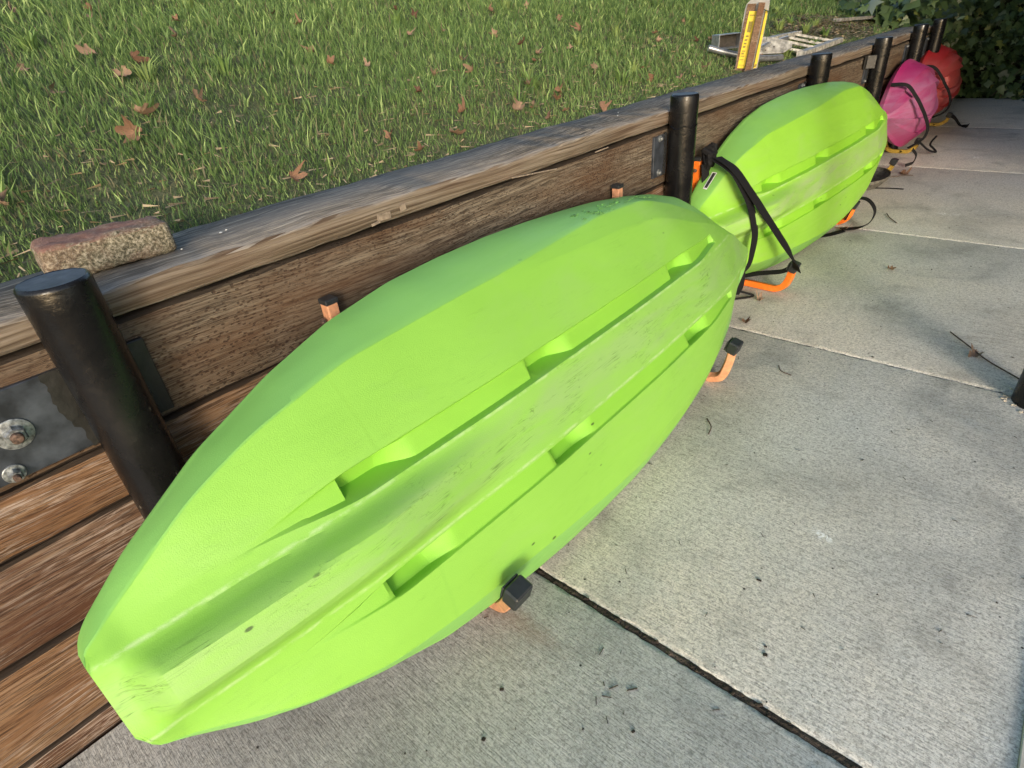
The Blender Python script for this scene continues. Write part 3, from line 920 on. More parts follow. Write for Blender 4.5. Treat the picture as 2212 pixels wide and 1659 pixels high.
# ------------------------------------------------------------------ racks
def arc_path(pts, n=6):
    return [tuple(p) for p in catmull(pts, n)]
def rack(label, y, mat, ztop, tip, ybase=None, sq=.011, capmat=M_cap_r, hook=None):
    yb = y if ybase is None else ybase
    t = tag(empty('kayak_rack', (.03, y, 0)), label, 'kayak rack', 'bent square-tube racks holding the kayaks')
    xt, zt = tip
    g = Geo()
    pts = [(.026, y, ztop), (.026, y, ztop * .55), (.027, y, .10)]
    path = [(.026, y, ztop), (.026, y, ztop * .5), (.027, y, .09), (.036, y * .7 + yb * .3, .035), (.07, y * .3 + yb * .7, .014)]
    xb = xt - .045
    path += [(.12, yb, .013), (xt - .078, yb, .013), (xt - .046, yb, .0145), (xt - .021, yb, .030), (xt - .007, yb, zt * .62), (xt, yb, zt)]
    ytip = yb
    if hook:
        path = path[:5] + hook; xt, ytip, zt = hook[-1]
    g.tube(arc_path(path, 5), (sq, sq), square=True, up=(0, 1, 0))
    g.build('bent_tube', mat, t, sharp=40)
    g = Geo(); g.box((.026, y, ztop + .004), (sq * 2.25, sq * 2.25, .010), None, .0015)
    g.build('end_cap', capmat, t)
    # moulded black tip cap, tilted with the hook
    g = Geo()
    d = Vector((.14, 0, 1)).normalized()
    g.box((xt + .003, ytip, zt + .010), (sq * 2.6, sq * 3.6, .034), Matrix.Rotation(.28, 3, 'Y'), .003)
    g.box((xt - .014, ytip, zt + .014), (.004, sq * 3.2, .028), Matrix.Rotation(.28, 3, 'Y'), .0012)
    g.build('tip_cap', capmat, t)
    # lag screw
    b = Geo(); b.lathe([(.006, 0), (.006, .004), (.004, .006)], (.026, y - .017, ztop - .028), seg=10, rot=Matrix.Rotation(math.radians(90), 3, 'X'))
    b.build('screw', M_boltr, t)
    return t
rack('faded salmon rack under the square end of the nearest kayak', .461, M_salmon, .543, (.424, .128), hook=[(.12, .461, .013), (.25, .458, .013), (.33, .455, .018), (.372, .447, .040), (.405, .432, .085), (.434, .417, .135), (.458, .405, .172)])
rack('faded salmon rack under the pointed end of the nearest kayak', 1.368, M_salmon, .524, (.378, .118), 1.40)
rack('bright orange rack whose hook shows between the two lime kayaks', 1.848, M_orange, .498, (.300, .096), 2.095)
rack('bright orange rack with black strap looped over it behind the farther lime kayak', 2.95, M_orange, .50, (.262, .088), 2.98)
rack('yellow rack behind the near end of the pink kayak', 3.98, M_yellowp, .50, (.205, .068))
rack('yellow rack between the pink and red kayaks', 4.60, M_yellowp, .50, (.205, .068))
rack('yellow rack at the far end holding the red kayak', 5.62, M_yellowp, .50, (.205, .068))

# ------------------------------------------------------------------ straps
def k2p(s, v, n): return K2M @ Vector((s, v, n))
n2 = np.array(K2M.to_3x3() @ Vector((0, 0, 1)))
strap_t = tag(empty('strap', (.06, 1.9, .5)), 'long black webbing straps crossing over the near end of the farther lime kayak', 'strap')
def L2(P, N=None):
    return [tuple(k2p(*p)) for p in P]
g = Geo()
PA = [(.150, .208, .035), (.142, .172, .085), (.137, .136, .112), (.152, .059, .132), (.160, -.033, .136), (.142, -.095, .130), (.120, -.140, .120), (.110, -.18, .08)]
NA = [tuple(K2M.to_3x3() @ Vector(q)) for q in ((0, .8, .6), (0, .6, .8), (0, .3, 1), (.0, .1, 1), (0, 0, 1), (0, -.2, 1), (0, -.5, .8), (0, -.8, .5))]
ribbon(g, L2(PA), .040, NA, n=8)
g.build('upper_band', M_web, strap_t)
g = Geo()
PB = [(.150, .212, .045), (.142, .168, .100), (.160, .080, .140), (.208, -.008, .158), (.257, -.090, .172), (.301, -.151, .178), (.335, -.195, .178), (.358, -.235, .172)]
NB = [tuple(K2M.to_3x3() @ Vector(q)) for q in ((0, .5, .8), (0, .4, .9), (.1, .1, 1), (.2, .0, 1), (.3, -.1, 1), (.5, -.2, .9), (.8, -.2, .6), (.9, -.1, .4))]
ribbon(g, L2(PB), .040, NB, n=8)
g.build('lower_band', M_web, strap_t)
g = Geo()
ribbon(g, [(.302, 2.095, .115), (.27, 2.08, .090), (.20, 2.06, .076), (.14, 2.02, .066), (.08, 1.97, .06)], .022, (0, -.4, 1), n=6)
g.tube(arc_path([(.15, 1.97, .03), (.20, 1.99, .02), (.205, 2.0, .008), (.16, 1.96, .004), (.11, 1.93, .004)]), .004, 8)
g.build('ground_band', M_web, strap_t)
g = Geo()      # knot and buckle at the top of the rack
for k in range(9):
    a = k * .7
    c0 = Vector(tuple(k2p(.150 + .012 * math.sin(a * 2), .212 + .018 * math.cos(a), .012)))
    g.tube([tuple(c0 + Vector((.012 * math.cos(a), .02 * math.sin(a), -.028))), tuple(c0 + Vector((.016 * math.sin(a), .014 * math.cos(a * 1.3), 0))), tuple(c0 + Vector((.008, .018 * math.cos(a), .026)))], .0085, 7)
g.box(tuple(k2p(.150, .232, .018)), (.04, .045, .018), Matrix.Rotation(.5, 3, 'Y'), .004)
ribbon(g, [tuple(k2p(.13, .20, .01)), tuple(k2p(.12, .14, .01)), tuple(k2p(.11, .10, .01)), tuple(k2p(.10, .06, .01))], .03, (1, -.4, .2), n=6)
g.build('knot', M_web, strap_t)
g = Geo()      # frayed tail sticking out under the near kayak's tip
ribbon(g, [(.205, 1.83, .20), (.21, 1.845, .15), (.205, 1.86, .10), (.19, 1.87, .06)], .03, (.7, -.7, .1), n=6)
g.build('tail', M_web, strap_t)

g = Geo()
ribbon(g, [(.245, 2.96, .03), (.262, 2.97, .085), (.278, 2.97, .128), (.318, 2.975, .124), (.352, 2.98, .080), (.345, 2.96, .030), (.305, 2.92, .012), (.255, 2.88, .010)], .042, [(-1, 0, .2), (-1, 0, .4), (-.3, 0, 1), (.6, 0, 1), (1, 0, .2), (1, 0, -.5), (.2, 0, -1), (0, 0, -1)], n=8)
tag(g.build('strap_loop', M_web), 'black webbing strap looped over the orange rack hook on the concrete', 'strap')
g = Geo()
ribbon(g, [(.262, 2.88, .006), (.225, 2.80, .005), (.175, 2.74, .006)], .03, (0, 0, 1), n=6)
tag(g.build('strap_end', M_web), 'flat loose end of black strap lying on concrete under the farther lime kayak', 'strap')

# straps on pink and red kayaks
def hull_strap(label, Mx, pts, w=.022, extra=None):
    g = Geo()
    P = [tuple(Mx @ Vector((p[0], p[1], p[2] + (.026 if p[2] > .04 else .006)))) for p in pts]
    N = [tuple(Mx.to_3x3() @ Vector((-.5, p[1] * 2.2, max(.2, p[2] * 5)))) for p in pts]
    ribbon(g, P, w, N, n=8)
    if extra:
        for e in extra: ribbon(g, e[0], e[1], e[2], n=6)
    return tag(g.build('strap', M_web), label, 'strap')
hull_strap('black strap bent across the end of the pink kayak', K3M,
           [(.14, .15, .00), (.15, .13, .055), (.17, .06, .097), (.20, .00, .118), (.26, -.07, .130), (.32, -.14, .130), (.36, -.20, .10), (.38, -.245, .04)], .020,
           [([(.25, 4.18, .11), (.27, 4.22, .07), (.26, 4.24, .025), (.23, 4.21, .012)], .018, (1, -.3, .1))])
hull_strap('black strap bent across the end of the red kayak', K4M,
           [(.12, .14, .00), (.13, .12, .05), (.15, .06, .09), (.18, .00, .112), (.24, -.06, .128), (.30, -.13, .128), (.34, -.19, .095), (.36, -.22, .03)], .018)
g = Geo()
ribbon(g, [(.205, 5.61, .085), (.245, 5.62, .06), (.29, 5.62, .012), (.325, 5.60, .006), (.345, 5.58, .02)], .03, (1, -.3, .1), n=6)
tag(g.build('strap_tail', M_web), 'limp black strap end hanging from the farthest rack to the concrete', 'strap')
g = Geo()
g.tube(arc_path([(.20, 4.55, .10), (.27, 4.56, .04), (.31, 4.62, .015), (.29, 4.68, .02), (.27, 4.62, .06), (.30, 4.55, .12)]), .006, 8)
tag(g.build('strap_coil', M_web), 'small tangle of black strap on the concrete below the red kayak', 'strap')
g = Geo()
ribbon(g, [(.10, 3.62, .006), (.17, 3.66, .005), (.26, 3.69, .005), (.33, 3.70, .005)], .014, (0, 0, 1), n=6)
tag(g.build('strap_on_ground', M_web), 'thin black strap lying straight on the concrete by the pink kayak', 'strap')
# grey-brown tray under the pink kayak
g = Geo()
V = []; F = []
for i in range(13):
    a = math.pi * i / 12
    for (r, z) in ((.0, .004), (.75, .006), (1.0, .045), (1.0, .060)):
        V.append((.11 + .135 * r * math.sin(a) ** .8, 3.72 + .20 * r * (-math.cos(a)), z))
for i in range(12):
    for q in range(3): F.append((i * 4 + q, (i + 1) * 4 + q, (i + 1) * 4 + q + 1, i * 4 + q + 1))
mesh_obj_ = mesh_obj('curved_bumper', V, F, simple('grimy_grey', (.11, .105, .09), .85, 0, .4, 60, .002))
tag(mesh_obj_, 'grimy grey curved bumper resting on the concrete under the pink kayak', 'bumper')

# ------------------------------------------------------------------ brick on the cap
br = Geo()
def brick_mesh():
    V = []; F = []
    L_, W_, H_ = .180, .088, .052
    nx, ny, nz = 26, 13, 9
    pts = {}
    def P(i, j, k):
        key = (i, j, k)
        if key in pts: return pts[key]
        x = (i / nx - .5) * L_; y = (j / ny - .5) * W_; z = (k / nz - .5) * H_
        r = .010
        q = np.array([x, y, z]); h = np.array([L_, W_, H_]) / 2 - r
        c = np.clip(q, -h, h); d = q - c; l = np.linalg.norm(d)
        if l > 0: q = c + d / l * min(l, r) if l > r else q
        q = q + rng.normal(0, .0007, 3) - d * .15
        q[2] += .002 * math.sin(i * .5) * math.sin(j * .7)
        pts[key] = len(V); V.append(q); return pts[key]
    for i in range(nx):
        for j in range(ny):
            F.append((P(i, j, 0), P(i, j + 1, 0), P(i + 1, j + 1, 0), P(i + 1, j, 0)))
            F.append((P(i, j, nz), P(i + 1, j, nz), P(i + 1, j + 1, nz), P(i, j + 1, nz)))
    for i in range(nx):
        for k in range(nz):
            F.append((P(i, 0, k), P(i + 1, 0, k), P(i + 1, 0, k + 1), P(i, 0, k + 1)))
            F.append((P(i, ny, k), P(i, ny, k + 1), P(i + 1, ny, k + 1), P(i + 1, ny, k)))
    for j in range(ny):
        for k in range(nz):
            F.append((P(0, j, k), P(0, j, k + 1), P(0, j + 1, k + 1), P(0, j + 1, k)))
            F.append((P(nx, j, k), P(nx, j + 1, k), P(nx, j + 1, k + 1), P(nx, j, k + 1)))
    return V, F
V, F = brick_mesh()
bo = mesh_obj('brick', V, F, M_brick, sharp=60)
bo.scale = (.93, .93, .93); bo.location = (-.116, .218, .694); bo.rotation_euler = (0.0, 0.02, math.radians(86))
tag(bo, 'old red brick crusted with pale lichen lying on the cap board', 'brick')

# ------------------------------------------------------------------ marker stake
st = tag(empty('marker_stake', (-.235, 2.80, .645)), 'wooden marker stake with yellow printed labels standing behind the wall cap', 'marker stake')
base = Vector((-.235, 2.80, .632))
vd = (Vector((CAM[0], CAM[1], base.z)) - base).normalized()      # faces the patio corner
rt = Vector((0, 0, 1)).cross(vd).normalized() * 1.0
up0 = Vector((0, 0, 1))
lean = math.radians(4.5)
upv = (up0 * math.cos(lean) + rt * math.sin(lean))
rtv = (rt * math.cos(lean) - up0 * math.sin(lean))
SM = Matrix(((rtv.x, upv.x, vd.x, base.x), (rtv.y, upv.y, vd.y, base.y), (rtv.z, upv.z, vd.z, base.z), (0, 0, 0, 1)))
def stp(poly, z0, z1, name, mat, parent=st):
    n = len(poly)
    V = [tuple(SM @ Vector((x * .84, y * .78, z0))) for x, y in poly] + [tuple(SM @ Vector((x * .84, y * .78, z1))) for x, y in poly]
    F = [tuple(range(n))[::-1], tuple(range(n, 2 * n))] + [(i, (i + 1) % n, n + (i + 1) % n, n + i) for i in range(n)]
    return mesh_obj(name, V, F, mat, parent, smooth=False)
stp([(-.056, -.02), (.052, -.02), (.052, .33), (.050, .366), (.040, .378), (-.040, .366), (-.054, .350), (-.058, .33)], -.004, 0, 'backing_sheet', M_greyp)
stp([(-.008, -.03), (.024, -.03), (.030, .356), (.001, .356)], .003, .034, 'stake_board', M_stake)
stp([(-.055, -.02), (-.012, -.02), (-.008, .075), (-.010, .352), (-.049, .350), (-.054, .20)], .001, .006, 'stake_board', M_stake)
lb = stp([(-.045, .052), (-.009, .052), (-.001, .318), (-.036, .318)], .0075, .009, 'yellow_label', M_yel)
lb2 = stp([(.034, .052), (.047, .058), (.050, .318), (.040, .326)], .0015, .012, 'yellow_label', M_yel)
for (a, b, c_, d) in ((-.030, .222, .018, .050), (-.032, .200, .014, .008), (-.034, .182, .013, .009), (-.035, .166, .013, .008), (-.036, .150, .012, .009), (-.0375, .132, .016, .005), (-.038, .118, .012, .009), (-.039, .108, .018, .004), (-.041, .092, .020, .003), (-.042, .066, .026, .002), (-.031, .298, .024, .004)):
    stp([(a, b), (a + c_, b), (a + c_ + .001, b + d), (a + .001, b + d)], .0091, .0095, 'printed_mark', M_ink, lb)
stp([(.036, .058), (.046, .062), (.0465, .075), (.037, .072)], .0122, .0126, 'printed_mark', M_ink, lb2)
g = Geo(); g.tube(arc_path([tuple(SM @ Vector((q[0] * .84, q[1] * .78, q[2]))) for q in ((.030, .325, .03), (.052, .315, .02), (.058, .290, .02), (.064, .23, .02), (.070, .19, .02))]), .0018, 6)
g.build('wire_tie', M_green, st)

# ------------------------------------------------------------------ folding ladder on the bank
def H(x, y): return float(hill(np.array(x), np.array(y)))
lad = tag(empty('ladder', (-.34, 3.6, .69)), 'old white aluminium ladder lying flat in the grass behind the stake', 'ladder')
def lp(x, y, dz=.03): return (x, y, H(x, y) + dz)
g = Geo(); g.tube([lp(-.385, 3.20), lp(-.41, 3.60), lp(-.435, 4.0)], (.012, .022), square=True); g.build('rail', M_white, lad)
g = Geo(); g.tube([lp(-.205, 3.40), lp(-.222, 3.75), lp(-.24, 4.12)], (.012, .022), square=True); g.build('rail', M_white, lad)
for (ya, yb) in ((3.30, 3.46), (3.50, 3.65), (3.69, 3.83), (3.88, 4.01)):
    ra = -.385 - .050 * (ya - 3.2) / .8; rb = -.205 - .035 * (yb - 3.4) / .72
    g = Geo(); g.tube([lp(ra, ya, .034), lp(rb, yb, .034)], (.006, .016), square=True); g.build('rung', M_white, lad)
g = Geo(); g.tube(arc_path([lp(-.44, 2.86, .03), lp(-.36, 2.93, .022), lp(-.28, 3.04, .022), lp(-.22, 3.18, .03)]), .013, 12); g.build('foot_tube', M_alu, lad)
g = Geo(); g.tube([lp(-.30, 3.02, .04), lp(-.31, 3.20, .055), lp(-.29, 3.42, .075)], .011, 12); g.build('brace_tube', M_alu, lad)
# open channel end
g = Geo()
c0 = Vector(lp(-.41, 2.98, .058)); rz = Matrix.Rotation(math.radians(58), 3, 'Z')
for (cx, cz, sx, sz) in ((0, .028, .12, .004), (0, -.028, .12, .004), (-.058, 0, .004, .056), (.058, 0, .004, .056)):
    g.box(tuple(c0 + rz @ Vector((cx, 0, cz))), (sx, .06, sz), rz, .001)
g.build('channel', M_alu, lad)
g = Geo(); g.box(tuple(c0 + rz @ Vector((0, .01, 0))), (.110, .004, .050), rz); g.build('channel_inside', M_inside, lad)
# white gusset plate with holes
gm = Matrix.Rotation(math.radians(35), 3, 'Z') @ Matrix.Rotation(math.radians(50), 3, 'X')
gc = Vector(lp(-.30, 3.22, .055))
pl = [(-.07, -.04), (.06, -.045), (.10, -.02), (.105, .005), (.06, .025), (0, .045), (-.07, .05)]
V = [tuple(gc + gm @ Vector((x, y, z))) for z in (-.002, .002) for x, y in pl]; n = len(pl)
go_ = mesh_obj('gusset_plate', V, [tuple(range(n))[::-1], tuple(range(n, 2 * n))] + [(i, (i + 1) % n, n + (i + 1) % n, n + i) for i in range(n)], M_white, lad, smooth=False)
for (x, y) in ((-.05, .03), (-.05, -.01), (-.02, -.025), (.02, -.01)):
    g = Geo(); g.lathe([(.0045, .0021), (.0045, .0026)], tuple(gc + gm @ Vector((x, y, 0))), seg=10, rot=gm)
    g.build('bolt_hole', M_inside, go_, smooth=False)
# old board half buried farther back
g = Geo(); g.tube([lp(-.50, 4.95, .02), lp(-.34, 6.3, .03)], (.010, .028), square=True)
tag(g.build('loose_board', M_board), 'silvery old board lying on the bank near the far end of the wall', 'board')

# ------------------------------------------------------------------ fast coloured meshes (grass, ivy)
def bulk(name, V, F, C, mat, **kw):
    me = bpy.data.meshes.new(name)
    nv, nf, k = len(V), len(F), F.shape[1]
    me.vertices.add(nv); me.vertices.foreach_set('co', V.astype(np.float32).ravel())
    me.loops.add(nf * k); me.loops.foreach_set('vertex_index', F.astype(np.int32).ravel())
    me.polygons.add(nf); me.polygons.foreach_set('loop_start', np.arange(0, nf * k, k, dtype=np.int32))
    me.update(calc_edges=True)
    ca = me.color_attributes.new('Col', 'FLOAT_COLOR', 'POINT')
    ca.data.foreach_set('color', np.concatenate([C, np.ones((nv, 1))], 1).astype(np.float32).ravel())
    me.materials.append(mat)
    o = bpy.data.objects.new(name, me); COL.objects.link(o)
    tag(o, **kw)
    return o

M_grass = attr_mat('grass_blade', .55, .3, .35)
def vnoise(x, y, s, seed):
    r = np.random.default_rng(seed); T = r.random((64, 64))
    u = x * s % 64; v = y * s % 64
    i = u.astype(int); j = v.astype(int); fu = u - i; fv = v - j
    fu = fu * fu * (3 - 2 * fu); fv = fv * fv * (3 - 2 * fv)
    i1 = (i + 1) % 64; j1 = (j + 1) % 64
    return (T[i, j] * (1 - fu) + T[i1, j] * fu) * (1 - fv) + (T[i, j1] * (1 - fu) + T[i1, j1] * fu) * fv

def grass(N, ylo, yhi, dmax, hmin, hmax, wmin, wmax, seed, coarse):
    r = np.random.default_rng(seed)
    # denser near the camera
    y = ylo + (yhi - ylo) * r.random(N) ** 1.5
    d = dmax * r.random(N) ** 1.25
    x = -.188 - d
    patch = vnoise(x + 50, y + 50, 2.6, 3) * .6 + vnoise(x + 50, y + 50, 7.0, 4) * .4
    edge = np.clip((d - .02) / .30, 0, 1)
    bare = (patch < .40) & (d < .55)
    far_dirt = ((y - 4.7) / .75) ** 2 + ((x + .50) / .25) ** 2 < 1
    keep = ~(far_dirt & (r.random(N) < .93)) & ~(bare & (r.random(N) < (.62 if coarse else .25)))
    if coarse: keep &= r.random(N) < (.25 + .75 * edge) * (.35 + .9 * patch)
    x, y, d, patch, edge = x[keep], y[keep], d[keep], patch[keep], edge[keep]
    n = len(x)
    z = hill(x, y)
    h = (hmin + (hmax - hmin) * r.random(n) ** 1.3) * (.55 + .45 * edge) * (.6 + .7 * patch)
    w = wmin + (wmax - wmin) * r.random(n)
    dist = np.sqrt((x - CAM[0]) ** 2 + (y - CAM[1]) ** 2)
    w = w * np.clip(dist / 1.6, 1, 2.6)
    az = r.random(n) * 2 * np.pi
    # blades lean downhill and mostly one way
    la = r.random(n) * 2 * np.pi
    lean = (.10 + .62 * r.random(n) ** 1.3) * h
    lx, ly = np.cos(la) * lean, np.sin(la) * lean
    bx, by = np.cos(az), np.sin(az)
    V = np.zeros((n, 5, 3)); 
    for k, (t_, ww) in enumerate(((0, 1.0), (.55, .85))):
        cx = x + lx * t_ * t_ * 1.1; cy = y + ly * t_ * t_ * 1.1; cz = z - .004 + h * t_ * (1 - .12 * t_)
        V[:, 2 * k] = np.stack([cx - bx * w * ww / 2, cy - by * w * ww / 2, cz], 1)
        V[:, 2 * k + 1] = np.stack([cx + bx * w * ww / 2, cy + by * w * ww / 2, cz], 1)
    V[:, 4] = np.stack([x + lx * 1.15, y + ly * 1.15, z + h * .86], 1)
    b = np.arange(n)[:, None] * 5
    F = np.concatenate([b + np.array([0, 1, 3]), b + np.array([0, 3, 2]), b + np.array([2, 3, 4])])
    tone = r.random(n)
    A = np.array([.055, .112, .034]); B = np.array([.175, .275, .085]); Cc = np.array([.31, .42, .15]); Sx = np.array([.20, .19, .105])
    m = np.clip(tone * .8 + patch * .55 - .12, 0, 1)[:, None]
    col = A * (1 - m) + B * m
    hi = (r.random(n) < .13)[:, None]; col = np.where(hi, Cc * (.8 + .4 * r.random((n, 1))), col)
    dead = (r.random(n) < np.where(d < .35, .16, .05) + (patch < .42) * .12)[:, None]
    col = np.where(dead, Sx * (.5 + .8 * r.random((n, 1))), col)
    C = np.repeat(col[:, None, :], 5, 1)
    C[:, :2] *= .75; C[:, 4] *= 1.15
    return V.reshape(-1, 3), F, C.reshape(-1, 3)
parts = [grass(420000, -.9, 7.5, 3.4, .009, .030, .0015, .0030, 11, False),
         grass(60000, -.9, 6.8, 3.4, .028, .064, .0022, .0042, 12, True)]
Rt = np.random.default_rng(77)
tx = -.22 - 2.6 * Rt.random(90) ** 1.1; ty = -.7 + 6.5 * Rt.random(90) ** 1.3
tv, tf, tc = [], [], []
for q in range(90):
    m_ = int(Rt.integers(14, 34)); a_ = Rt.random(m_) * 6.283; rr_ = .018 * Rt.random(m_) ** .5
    x_ = tx[q] + rr_ * np.cos(a_); y_ = ty[q] + rr_ * np.sin(a_); z_ = hill(x_, y_)
    h_ = .035 + .045 * Rt.random(m_); w_ = (.0026 + .0022 * Rt.random(m_)) * max(1, math.hypot(tx[q] - CAM[0], ty[q]) / 1.6)
    l_ = h_ * (.35 + .7 * Rt.random(m_)); bx_, by_ = -np.sin(a_), np.cos(a_)
    vv = np.zeros((m_, 5, 3))
    for k, (t_, wd) in enumerate(((0, .8), (.55, 1))):
        cx = x_ + np.cos(a_) * l_ * t_ * t_; cy = y_ + np.sin(a_) * l_ * t_ * t_; cz = z_ - .004 + h_ * t_
        vv[:, 2 * k] = np.stack([cx - bx_ * w_ * wd / 2, cy - by_ * w_ * wd / 2, cz], 1); vv[:, 2 * k + 1] = np.stack([cx + bx_ * w_ * wd / 2, cy + by_ * w_ * wd / 2, cz], 1)
    vv[:, 4] = np.stack([x_ + np.cos(a_) * l_, y_ + np.sin(a_) * l_, z_ + h_ * .8], 1)
    b_ = np.arange(m_)[:, None] * 5 + sum(len(v_) for v_ in tv)
    tf.append(np.concatenate([b_ + np.array([0, 1, 3]), b_ + np.array([0, 3, 2]), b_ + np.array([2, 3, 4])]))
    tone_ = np.array([.20, .31, .09]) if Rt.random() < .6 else np.array([.30, .40, .13])
    tc.append(np.repeat((tone_ * (.6 + .6 * Rt.random((m_, 1))))[:, None], 5, 1).reshape(-1, 3)); tv.append(vv.reshape(-1, 3))
parts.append((np.concatenate(tv), np.concatenate(tf), np.concatenate(tc)))
off = 0; VV = []; FF = []; CC = []
for V, F, C in parts:
    VV.append(V); FF.append(F + off); CC.append(C); off += len(V)
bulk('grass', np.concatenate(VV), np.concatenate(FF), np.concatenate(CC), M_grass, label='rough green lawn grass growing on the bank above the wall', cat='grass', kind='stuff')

# dry thatch / straw and wood chips
r = np.random.default_rng(5)
n = 5200
y = -.5 + 6.6 * r.random(n); d = .01 + .55 * r.random(n) ** 1.4; x = -.188 - d
m2 = r.random(n) < .35
x = np.where(m2, -.50 + .26 * r.normal(0, .5, n), x); y = np.where(m2, 4.7 + .75 * r.normal(0, .5, n), y)
z = hill(x, y) + .004 + .008 * r.random(n)
l = .008 + .03 * r.random(n); az = r.random(n) * 6.28; w = np.where(m2, .005, .0011)
dx, dy = np.cos(az) * l / 2, np.sin(az) * l / 2; px, py = -np.sin(az) * w, np.cos(az) * w
V = np.stack([np.stack([x - dx - px, y - dy - py, z], 1), np.stack([x + dx - px, y + dy - py, z + .006 * r.random(n)], 1), np.stack([x + dx + px, y + dy + py, z + .006 * r.random(n)], 1), np.stack([x - dx + px, y - dy + py, z], 1)], 1)
F = np.arange(n)[:, None] * 4 + np.array([0, 1, 2, 3])
col = np.array([.34, .27, .17]) * (.35 + .9 * r.random((n, 1)))
bulk('straw', V.reshape(-1, 3), F, np.repeat(col[:, None], 4, 1).reshape(-1, 3), attr_mat('dry_straw', .9, .2), label='dry straw and wood chips scattered in thin spots of the lawn', cat='straw', kind='stuff')

# ------------------------------------------------------------------ ivy bank behind everything
M_leafy = attr_mat('ivy_leaf', .42, .45, .15)
def ivy_surface(u, v):
    """u along, v up the bank"""
    pass
def ivy(N, seed):
    r = np.random.default_rng(seed)
    # region A: face beyond the end of the concrete; region B: over the far bank
    nA = int(N * .62); nB = N - nA
    xA = -.6 + 4.2 * r.random(nA) ** .9; vA = r.random(nA) ** 1.15 * 2.4
    yA = 7.14 + vA * .42 + .16 * fbm(xA, vA, 3.1) + .10 * r.normal(0, 1, nA)
    zA = .0 + vA
    # between wall end and concrete end, left side
    k = r.random(nA) < .30
    xA2 = -.05 - .5 * r.random(nA); yA2 = 5.42 + 2.2 * r.random(nA); zA2 = .1 + .75 * r.random(nA)
    xA = np.where(k, xA2 + .06 * r.normal(0, 1, nA), xA); yA = np.where(k, yA2, yA); zA = np.where(k, zA2, zA)
    k3 = (xA < -.05) & ~k
    xB = -.25 - 6.0 * r.random(nB) ** 1.2
    y0 = 6.1 + .35 * np.clip(-xB - .25, 0, 6) * -.25 + .25 * fbm(xB, xB * 0, 2.2)
    yB = y0 + 5.5 * r.random(nB) ** 1.3
    zB = hill(xB, yB) + .10 + .10 * fbm(xB, yB, 2.5) + .32 * np.clip(yB - 6.6, 0, 4) * .7 + .05 * r.normal(0, 1, nB)
    x = np.concatenate([xA, xB]); y = np.concatenate([yA, yB]); z = np.concatenate([zA, zB])
    z = np.maximum(z, .012)
    n = len(x)
    # five-point lobed leaf
    base = np.array([(0, -.5, 0), (.42, -.42, -.05), (.30, 0, 0), (.55, .22, -.09), (.20, .28, 0), (0, .75, -.10), (-.20, .28, 0), (-.55, .22, -.09), (-.30, 0, 0), (-.42, -.42, -.05)])
    size = (.030 + .045 * r.random(n)) * np.where(r.random(n) < .06, 1.9, 1)
    # orientation: facing outwards/up with scatter
    nd = np.stack([.35 + .5 * r.normal(0, 1, n), -.75 + .45 * r.normal(0, 1, n), .75 + .45 * r.normal(0, 1, n)], 1)
    nd /= np.linalg.norm(nd, axis=1)[:, None]
    rv = r.normal(0, 1, (n, 3)); rv[:, 2] -= 1.0
    yv = rv - nd * (rv * nd).sum(1)[:, None]; yv /= np.linalg.norm(yv, axis=1)[:, None]
    xv = np.cross(yv, nd)
    P = np.stack([x, y, z], 1)
    V = P[:, None] + size[:, None, None] * (base[None, :, 0, None] * xv[:, None] + base[None, :, 1, None] * yv[:, None] + base[None, :, 2, None] * nd[:, None])
    F = []
    b = np.arange(n)[:, None] * 10
    F = np.concatenate([b + np.array(q) for q in ((0, 1, 2), (2, 3, 4), (4, 5, 6), (6, 7, 8), (8, 9, 0), (0, 2, 4), (0, 4, 6), (0, 6, 8))])
    t_ = r.random((n, 1))
    col = np.array([.030, .060, .022]) * (1 - t_) + np.array([.095, .150, .055]) * t_
    yel = (r.random(n) < .05)[:, None]; col = np.where(yel, np.array([.22, .26, .07]), col)
    pale = (r.random(n) < .03)[:, None]; col = np.where(pale, np.array([.26, .30, .20]), col)
    blu = (vnoise(x + 40, z + 40, 1.7, 9) > .72)[:, None] & (r.random(n) < .4)[:, None]; col = np.where(blu, np.array([.085, .14, .12]), col)
    return V.reshape(-1, 3), F, np.repeat(col[:, None], 10, 1).reshape(-1, 3)
V, F, C = ivy(42000, 21)
bulk('ivy', V, F, C, M_leafy, label='dense dark green ivy covering the bank beyond the concrete and the wall', cat='ivy', kind='stuff')
# solid earth under the ivy
xs = np.linspace(-.7, 9, 40); vs = np.linspace(0, 6, 30)
X, Vv = np.meshgrid(xs, vs, indexing='ij')
Y = 7.28 + Vv * .42 + .12 * fbm(X, Vv, 3.1); Z = Vv - .1
P = np.stack([X.ravel(), Y.ravel(), Z.ravel()], 1)
ny = len(vs); i, j = np.meshgrid(np.arange(len(xs) - 1), np.arange(ny - 1), indexing='ij'); a = (i * ny + j).ravel()
tag(mesh_obj('ivy_bank', P, np.stack([a, a + ny, a + ny + 1, a + 1], 1), M_ivysoil), kind='structure')
xs = np.linspace(-9, -.20, 40); ys = np.linspace(6.2, 16, 40)
tag(grid_obj('ivy_mound', xs, ys, lambda x, y: hill(x, y) - .02 + .06 * fbm(x, y, 2.5) + .22 * np.clip(y - 6.6, 0, 4), M_ivysoil), kind='structure')
# bare stems poking out of the ivy
g = Geo()
for (a, b) in (((.36, 7.05, .02), (.62, 7.2, .26)), ((.30, 7.05, .02), (.44, 7.2, .22)), ((.48, 7.08, .01), (.8, 7.15, .30))):
    m_ = [(a[i] + b[i]) / 2 + random.uniform(-.02, .02) for i in range(3)]
    g.tube(arc_path([a, m_, b]), .004, 6)
tag(g.build('bare_stems', M_twig), 'thin bare stems sticking out of the ivy beyond the concrete', 'stems', kind='stuff')

